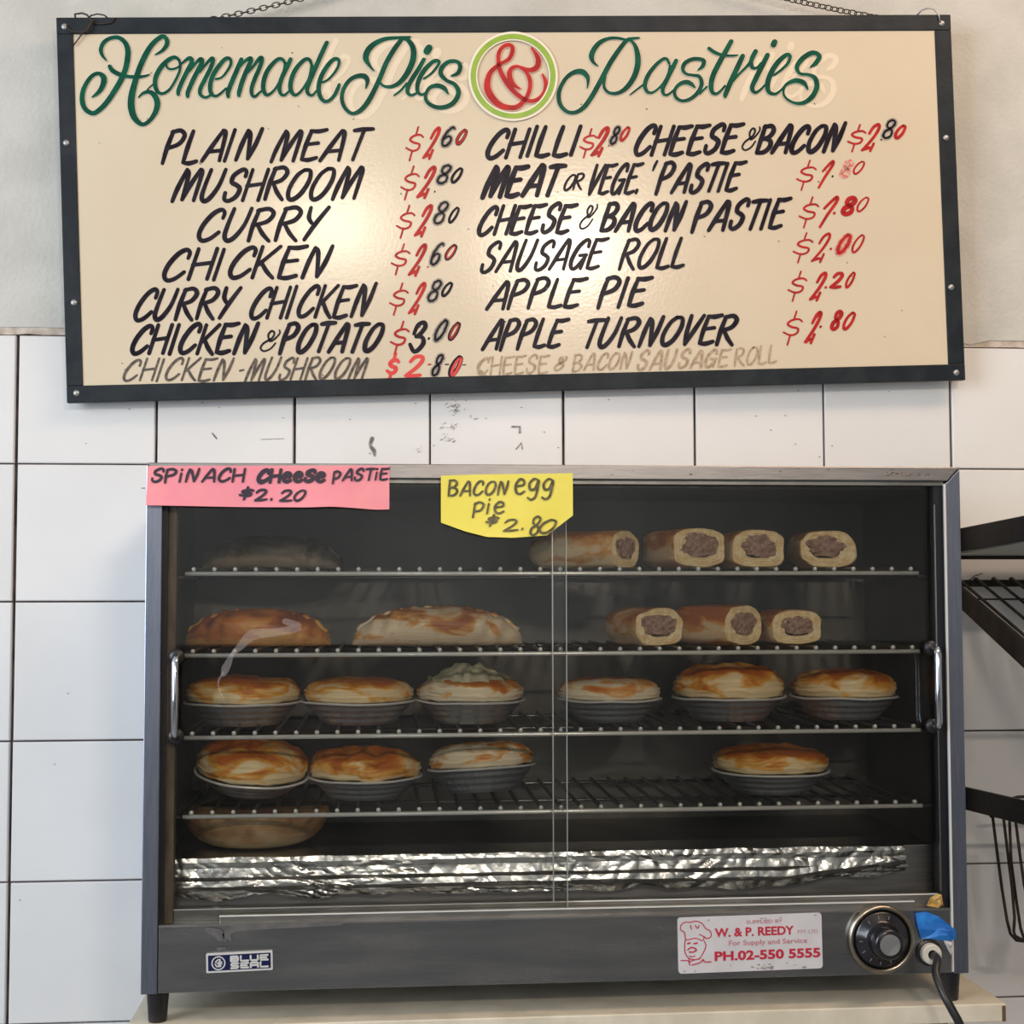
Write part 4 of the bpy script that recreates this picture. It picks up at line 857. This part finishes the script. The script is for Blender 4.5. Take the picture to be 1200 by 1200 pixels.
def fn(r, z, a, j):
    q = r/R3; return r*(1+.12*ns(math.cos(a), math.sin(a), j*.6, 2.6)), z+.0085*ns(math.cos(a)*q*3.4, math.sin(a)*q*3.4, 4.4, 1.8)+.0055*ns(math.cos(a)*q*8, math.sin(a)*q*8, 1, 1.8)
b.lathe([(.001,.0560),(R3*.18,.0560),(R3*.36,.0535),(R3*.52,.0485),(R3*.66,.0430),(R3*.78,.0375),(R3*.84,.0330),(R3*.80,.0290)], 56, fn=fn); b.build('mashed_potato', M_mash, t3, smooth=True, label='pale lumpy mashed potato heap')
pie(714, 2, 60, .0215, .0185, 'pale flat pie behind the overlap of the glass doors on the third rack', M_crustp, seed=11.2, lump=.07)
pie(854, 2, 65, .0225, .0275, 'domed pie with orange brown top, second pie from the right on the third rack', seed=14.7, lump=.2, dome=.8)
pie(989, 2, 61, .0220, .0235, 'golden pie at the right end of the third rack', seed=17.9, lump=.1)
pie(294, 3, 65, .0165, .0270, 'tilted deep pie leaning towards the glass at the left end of the lowest rack', seed=21.3, rot=(math.radians(8), math.radians(5), 0), lift=.0085, lump=.14)
pie(428, 3, 65, .0200, .0245, 'pie with a peaked ruffled lid, second from the left on the lowest rack', seed=25.5, lump=.32)
pie(566, 3, 62, .0230, .0215, 'dull orange pie in a bent foil tin below the mash-topped pie', M_crustp, seed=29.9, rot=(math.radians(-5), math.radians(-3), 0), lift=.004)
pie(903, 3, 67, .0210, .0215, 'lone golden pie at the right of the lowest rack', seed=33.1, lump=.12)
# round pastry under the lowest rack
c = onY(301, 980, -.155); R = 86/F_PX*(c-CAM).dot(fwd)
t = thing('round_pastry', 'large round pale brown pastry on the heater deck, under the lowest rack at left', 'pastry', (c.x, -.152, zf+.0012))
b = MB(); hh = RZ[3]-.0045-(zf+.0012)
hh = min(hh, .040)
def fn(r, z, a, j): return r*(1+.02*ns(math.cos(a), math.sin(a), 2, 1.2)), z+.0012*ns(math.cos(a)*r*30, math.sin(a)*r*30, 6, 1.2)*(z > .002)
b.lathe([(R*.55,0),(R*.66,.0015),(R*.78,hh*.16),(R*.90,hh*.42),(R*.97,hh*.72),(R*.99,hh*.92),(R*.96,hh*.985),(R*.90,hh),(R*.5,hh*.97),(.001,hh*.96)], 56, fn=fn)
b.build('pastry_shell', M_dull if False else crust_mat('brown_bread_crust', (0.52,0.40,0.24), (0.44,0.28,0.13), (0.30,0.16,0.07)), t, smooth=True)
# pasties
def pastie(px, rackk, wpx, h, dep, label, m, seed, Yc=-.16, yaw=0):
    z = RZ[rackk]+WT; c = onY(px, rack_px[rackk][1]-20, Yc); L = wpx/F_PX*(c-CAM).dot(fwd)
    t = thing('pastie', label, 'pastie', (c.x, Yc, z), None, (0, 0, yaw))
    b = MB(); nu, nv = 60, 28; vs = []
    for i in range(nu+1):
        u = -1+2*i/nu; env = max(0.0, 1-abs(u)**2.4)**.62+.02
        for k in range(nv):
            a = 2*math.pi*k/nv; cy_, sz_ = math.cos(a), math.sin(a)
            yy = dep/2*env*math.copysign(abs(cy_)**.8, cy_); zz = h*env**.8*(.5+.5*sz_) if sz_ > 0 else h*.5*env**.8+h*.5*env**.8*max(-1, sz_*1.25)
            crimp = 1+.05*math.sin(u*30+a*2)*(abs(u) > .45)+.06*ns(u*2, cy_, sz_+seed, 1.5)+.02*ns(u*9, cy_*3, sz_*3+seed, 1.5)
            vs.append((u*L/2, yy*crimp, max(0, zz*crimp)))
    fs = [(i*nv+k, i*nv+(k+1) % nv, (i+1)*nv+(k+1) % nv, (i+1)*nv+k) for i in range(nu) for k in range(nv)]
    b.add(vs, fs+[list(range(nv-1,-1,-1)), [nu*nv+k for k in range(nv)]]); b.build('pastry', m, t, smooth=True)
    # crimped seam along the top
    b = MB(); pts = []; rs_ = []
    for i in range(41):
        u = -.93+1.86*i/40; env = max(0, 1-abs(u)**2.4)**.5
        pts.append((u*L/2, -dep*.10+.002*math.sin(u*5), h*env*.95-.0005)); rs_.append(.0030+.0011*math.sin(i*1.9))
    b.tube(pts, rs_, 8); b.build('crimped_seam', m, t, smooth=True)
    return t
pastie(303, 1, 170, .0365, .085, 'dark glazed pastie at the left end of the second rack', M_glaze, 3.1)
pastie(513, 1, 200, .0385, .080, 'long pale sided pastie with a brown crimped top on the second rack', M_pastie, 7.7)
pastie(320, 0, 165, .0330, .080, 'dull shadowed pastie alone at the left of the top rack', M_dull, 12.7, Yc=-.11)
# sausage rolls
def roll(px, py, wpx, hpx, rackk, length, yaw, label, seed, Yf=-.218, mo=(0,0.0)):
    hpx *= 1.09; z = RZ[rackk]+WT; c = onY(px, py, Yf); d_ = (c-CAM).dot(fwd); w = wpx/F_PX*d_; h = hpx/F_PX*d_
    t = thing('sausage_roll', label, 'sausage roll', (c.x, Yf, z), 'cut sausage rolls', (0, 0, yaw))
    nr = 40
    def sec(sc_, dz=0, bulge=0):
        out = []
        for k in range(nr):
            a = 2*math.pi*k/nr; ca_, sa_ = math.cos(a), math.sin(a)
            e = .78
            x = w/2*sc_*math.copysign(abs(ca_)**e, ca_); zz = h/2+h/2*sc_*math.copysign(abs(sa_)**(e if sa_ > 0 else .6), sa_)
            k1 = 1+.085*ns(ca_, sa_, seed, 1.7)+.03*ns(ca_, sa_, seed+5, 3.5)
            out.append((x*k1, h/2+(zz-h/2)*k1+dz))
        return out
    b = MB(); vs = []; secs = []
    steps = [0, .03, .1, .25, .45, .65, .82, .93, .985, 1.0]
    for q in steps:
        s_ = 1.0 if q < .82 else math.sqrt(max(.02, 1-((q-.82)/.19)**2))*.98
        if q == 0: s_ = .97
        s_ *= 1+.03*ns(q*5, seed, 0, 1.0)
        for x, zz in sec(s_): vs.append((x, q*length, max(0.0, zz)))
    m = len(steps)
    b.add(vs, [(j*nr+k, j*nr+(k+1) % nr, (j+1)*nr+(k+1) % nr, (j+1)*nr+k)[::-1] for j in range(m-1) for k in range(nr)]+[[(m-1)*nr+k for k in range(nr)]])
    b.build('pastry', M_rollp, t, smooth=True)
    # cut face: concentric leaves of pastry
    b = MB(); vs = []; ss = [.97, .92, .86, .80, .74, .68, .60, .50]
    for j, s_ in enumerate(ss):
        for k, (x, zz) in enumerate(sec(s_)):
            sh = (1-s_); vs.append((x+mo[0]*w*sh, (-.0006 if j % 2 else .0001)+.0010*ns(x*300, zz*300, seed, 1), max(0.0002, zz+mo[1]*h*sh)))
    b.add(vs, [(j*nr+k, j*nr+(k+1) % nr, (j+1)*nr+(k+1) % nr, (j+1)*nr+k) for j in range(len(ss)-1) for k in range(nr)])
    b.build('cut_face', M_rollend, t)
    # meat
    b = MB(); vs = []; R_ = [.66, .60, .45, .25, .05]
    for j, s_ in enumerate(R_):
        for k in range(nr):
            a = 2*math.pi*k/nr; rr_ = 1+.34*ns(math.cos(a), math.sin(a), seed+2, 1.9)+.10*ns(math.cos(a), math.sin(a), seed+2, 6)
            x = w/2*s_*1.04*math.cos(a)*rr_; zz = h/2+h/2*s_*.84*math.copysign(abs(math.sin(a))**.75, math.sin(a))*rr_
            vs.append((x+mo[0]*w*.35, -.0011-.0006*(1-s_/.66)+(.0010 if j == 0 else 0)+.0016*ns(x*420, zz*420, seed, 1), zz+mo[1]*h*.35+h*.05))
    b.add(vs, [(j*nr+k, j*nr+(k+1) % nr, (j+1)*nr+(k+1) % nr, (j+1)*nr+k) for j in range(len(R_)-1) for k in range(nr)]+[[(len(R_)-1)*nr+k for k in range(nr)]])
    b.build('filling', M_meat, t, label='grey brown sausage meat')
    return t
roll(733, 648, 66, 40, 0, .105, math.radians(52), 'long sausage roll lying sideways, leftmost roll on the top rack', 1.5)
roll(820, 645, 70, 44, 0, .085, math.radians(16), 'tall sausage roll with an open spiral end, second from the left on the top rack', 4.2)
roll(889, 647, 67, 41, 0, .080, math.radians(4), 'squat sausage roll, third from the left on the top rack', 7.9)
roll(971, 645, 67, 40, 0, .080, math.radians(-3), 'rounded sausage roll standing apart at the right of the top rack', 11.4, mo=(-.12,0))
roll(773, 742, 66, 40, 1, .080, math.radians(18), 'sausage roll standing apart at the left of the rolls on the second rack', 15.8)
roll(871, 740, 64, 43, 1, .085, math.radians(34), 'dark sided sausage roll, middle one of the second rack', 19.4)
roll(934, 739, 62, 38, 1, .080, math.radians(2), 'sausage roll at the right end of the second rack, against the dark sided one', 24.6)

# ------------------------------------------------------------------ paper notes taped to the warmer
def note(name, outline, m, label, seed, YN=FY-.0012):
    pts = [onY(x, y, YN) for x, y in outline]
    xa_, xb_ = min(p.x for p in pts), max(p.x for p in pts)
    for p in pts:
        if p.x-xa_ < .003: p.x = xa_
        if xb_-p.x < .003: p.x = xb_
    cx_ = sum(p.x for p in pts)/len(pts); z0 = min(p.z for p in pts)
    t = thing(name, label, 'note', (cx_, YN, z0))
    zt_ = max(p.z for p in pts)
    def curl(x, z): return -.0035*((zt_-z)/(zt_-z0))**2*(1+.8*math.sin((x-cx_)*42+seed))-.0004
    # fill by columns between top and bottom outlines
    n = 40; xs0 = min(p.x for p in pts); xs1 = max(p.x for p in pts)
    def cross(x):
        zz = []
        for i in range(len(pts)):
            a, c = pts[i], pts[(i+1) % len(pts)]
            if (a.x-x)*(c.x-x) <= 0 and abs(a.x-c.x) > 1e-7: zz.append(a.z+(c.z-a.z)*(x-a.x)/(c.x-a.x))
        return (max(zz), min(zz)) if zz else (0, 0)
    b = MB(); vs = []; m_ = 8
    for side in (0, 1):
        for i in range(n+1):
            x = xs0+(xs1-xs0)*(.001+.998*i/n); zh, zl_ = cross(x)
            for j in range(m_+1):
                z = zh+(zl_-zh)*j/m_; vs.append((x-cx_, curl(x, z)+side*.00025, z-z0))
    q = (n+1)*(m_+1); f = []
    for i in range(n):
        for j in range(m_):
            a = i*(m_+1)+j; f.append((a, a+1, a+m_+2, a+m_+1)); f.append((q+a, q+a+m_+1, q+a+m_+2, q+a+1))
    b.add(vs, f); b.build('paper', m, t)
    def to3(x, y, off):
        p = onY(x, y, YN-.002); return Vector((p.x-cx_, curl(p.x, p.z)-.0006-off, p.z-z0))
    return t, to3
tp, p3 = note('price_note', [(172.5,546),(455.5,545.5),(456.5,597),(440,597.5),(415,595.5),(390,594),(360,595),(300,594.5),(173.5,592.5)], M_pink, 'pink paper strip with handwritten price at the top left of the warmer', 1.0)
b = MB()
word(b, 'SPiNACH', 178,287,(550,565,549,564),3.2,0,.12,p3,.0001,.03); word(b, 'CHeeSe', 302,381,(550,565,551,564),4.6,0,.1,p3,.0001,.03); word(b, 'CHeeSe', 303,380,(551,564,551,564),3.0,0,.1,p3,.0001,.05,5)
word(b, 'pASTiE', 390,455,(549,563,549,562),2.8,0,.1,p3,.0001,.03)
word(b, '$', 281,297,(572,584,571,584),3.4,0,.1,p3,.0001); word(b, 'q', 299,315,(574,587,574,586),3.0,0,.15,p3,.0001); word(b, '.', 318,323,(574,586,574,586),3.2,0,0,p3,.0001); word(b, 'q0', 328,358,(574,587,574,587),2.9,0,.2,p3,.0001)
b.build('handwriting', M_marker, tp, label='purple black marker handwriting')
ty, y3 = note('price_note', [(516.5,557.5),(560,556),(668,554.5),(671.5,604),(657,615),(641,627.5),(600,630.5),(570,629.5),(545,623),(519,612.5)], M_yellow, 'yellow cut-cornered paper note with handwritten price on the top rail of the warmer', 2.2)
b = MB()
word(b, 'BACON', 526,596,(563,581,565,580),2.7,0,.06,y3,.0001,.03); word(b, 'egg', 603,650,(555,579,556,578),2.9,0,.1,y3,.0001,.0)
word(b, 'pie', 554,592,(585,602,583,601),2.7,0,.12,y3,.0001,.03); word(b, '$', 569,584,(604,616,604,615),3.2,0,.15,y3,.0001); word(b, 'q', 589,608,(609,623,609,622),2.4,0,.15,y3,.0001); word(b, '.', 611,616,(609,621,609,621),2.6,0,0,y3,.0001); word(b, '8', 620,634,(605,627,605,626),2.6,0,.2,y3,.0001); word(b, '0', 631,651,(609,625,609,625),2.9,0,.2,y3,.0001)
b.build('handwriting', M_markery, ty, label='olive black marker handwriting')

# ------------------------------------------------------------------ black display rack at the right
XRK = onY(1113, 686, -.02).x
rack = thing('display_rack', 'dark metal display rack with a sloping wire shelf, right of the pie warmer', 'rack', (XRK, -.02, 0))
def ra(v): return (v[0]-rack.location.x, v[1]-rack.location.y, v[2])
XR2 = XRK+.42
def bar(pa, pb, qa, qb, m, nm, X=XRK, th=.004, y_end=-.30, lab=None):
    """flat bar in plane X: top edge through px pa,pb ; bottom edge through qa,qb"""
    A, B, C_, D_ = onX(*pa, XRK), onX(*pb, XRK), onX(*qa, XRK), onX(*qb, XRK)
    def ext(P, Q, y): t = (y-P.y)/(Q.y-P.y); return P.z+(Q.z-P.z)*t
    ys = (-.018, y_end); b = MB()
    v = []
    for xx in (X, X+th):
        for y, zt_, zb_ in ((ys[0], ext(A,B,ys[0]), ext(C_,D_,ys[0])), (ys[1], ext(A,B,ys[1]), ext(C_,D_,ys[1]))): v += [ra((xx, y, zt_)), ra((xx, y, zb_))]
    b.add(v, [(0,1,3,2), (4,6,7,5), (0,2,6,4), (1,5,7,3), (2,3,7,6), (0,4,5,1)]); b.build(nm, m, rack, bevel=.0008, label=lab)
    return (ext(A,B,ys[0]), ext(A,B,ys[1]), ext(C_,D_,ys[0]), ext(C_,D_,ys[1]))
for X in (XRK, XR2):
    u1 = bar((1125,619), (1200,604), (1125,646), (1200,634), M_rackb, 'upper_bar', X, lab='glossy black flat bar')
    u2 = bar((1128,690), (1200,751), (1128,716), (1200,784), M_rackm, 'shelf_side_bar', X, y_end=-.26)
    u3 = bar((1134,923), (1200,938), (1135,950), (1200,967), M_rackb, 'lower_bar', X)
    for u_ in (u1, u2, u3):
        b = MB(); b.box(ra((X-.012, -.022, u_[2]+.006)), ra((X+.001, -.012, u_[0]-.006))); b.build('joint', M_rackm, rack)
    b = MB(); b.box(ra((X-.024, -.014, 0)), ra((X-.009, -.002, u1[0]+.03))); b.build('upright', M_rackm, rack, bevel=.0006)
# top panel (pale) carried by the upper bars
zA, zB = u1[2], u1[3]
zw = onY(1160, 652.5, -.018).z
b = MB(); b.add([ra(v) for v in ((XRK+.004, -.018, zw+.004), (XR2, -.018, zw+.004), (XR2, -.29, u1[3]+.003), (XRK+.004, -.29, u1[3]+.003), (XRK+.004, -.018, zw+.001), (XR2, -.018, zw+.001), (XR2, -.29, u1[3]), (XRK+.004, -.29, u1[3]))],
      [(0,3,2,1)[::-1], (4,7,6,5), (0,1,5,4), (1,2,6,5), (2,3,7,6), (3,0,4,7)]); b.build('top_panel', M_palep, rack, label='pale grey green shelf panel')
b = MB(); b.box(ra((XRK+.004, -.020, zw-.003)), ra((XR2, -.0165, zw+.001))); b.build('rear_rail', M_rackm, rack)
# sloping wire shelf
zr = onY(1160, 682, -.018).z
b = MB(); b.box(ra((XRK+.004, -.022, zr-.0055)), ra((XR2, -.018, zr+.0025))); b.build('rear_rail', M_rackm, rack, bevel=.0006)
A, B = onX(1142, 679, onY(1142, 679, -.02).x), None
slope = (u2[1]-u2[0])/(-.26+.018); wm2 = None
xw = [onY(x, 680, -.02).x for x in (1142, 1163, 1184)]; dx = (xw[2]-xw[0])/2
k = -1
while True:
    x = xw[0]+k*dx
    if x > XR2: break
    if x > XRK+.003:
        if wm2 is None:
            b = MB(); zz0 = zr+.0035; b.tube([(0, 0, zz0), (0, -.003, zz0+.001), (0, -.235, zz0+slope*-.235-.0)], .0017, 8); w_ = b.build('shelf_wire', M_rackm, rack, smooth=True); wm2 = w_.data
        else:
            w_ = bpy.data.objects.new('shelf_wire', wm2); COL.objects.link(w_); w_.parent = rack
        w_.location = (x-rack.location.x, 0, 0)
    k += 1
b = MB(); b.tube([ra((XRK+.002, -.25, zr+slope*-.232)), ra((XR2, -.25, zr+slope*-.232))], .0025, 8); b.build('front_rail', M_rackm, rack, smooth=True)
b = MB(); p_ = onY(1131, 684, -.03); b.tube([ra(onY(1131,684,-.03)), ra(onY(1136,680,-.032)), ra(onY(1142,675,-.034)), ra(onY(1151,672,-.036))], .0006, 5)
b.tube([ra(onY(1131,681,-.03)), ra(onY(1137,681,-.03)), ra(onY(1146,678,-.03))], .0006, 5); b.build('loose_wire', M_rackm, rack, smooth=True)
# hanging wire loops under the lower bar
def loop(pl, Y, nm='hanging_loop'):
    b = MB(); pts = [onY(x, y, Y+dy) for x, y, dy in pl]; b.tube([ra(p) for p in pts], .0017, 8); b.build(nm, M_rackm, rack, smooth=True)
YL = -.12
loop([(1163,955,0),(1168,995,0),(1174,1040,0),(1180,1078,0),(1184,1094,0),(1191,1102,0),(1199,1103,0),(1206,1096,0),(1212,1050,0),(1214,955,0)], YL)
loop([(1176,958,0),(1181,1000,0),(1186,1040,0),(1189,1075,0),(1188,1092,0),(1190,1097,0),(1197,1101,0),(1206,1104,0),(1216,1098,0),(1222,1040,0),(1222,960,0)], YL-.012)
loop([(1183,960,0),(1185,1010,0),(1191,1055,0),(1196,1088,0),(1203,1108,0),(1212,1112,0),(1228,1040,0),(1230,960,0)], YL+.01)
loop([(1190,960,0),(1195,1000,0),(1200,1035,0),(1208,1075,0),(1218,1090,0),(1240,1030,0),(1240,960,0)], YL-.02)
b = MB(); b.tube([ra(onY(1186,936,-.11)), ra(onY(1192,934,-.11)), ra(onY(1215,933,-.11)), ra(onY(1260,935,-.11))], .0017, 8); b.build('loop_rail', M_rackm, rack, smooth=True)
zlr = onY(1200, 955, YL).z
b = MB(); b.tube([ra((XRK, YL, zlr)), ra((XR2, YL, zlr))], .0025, 8); b.build('loop_rail', M_rackm, rack, smooth=True)
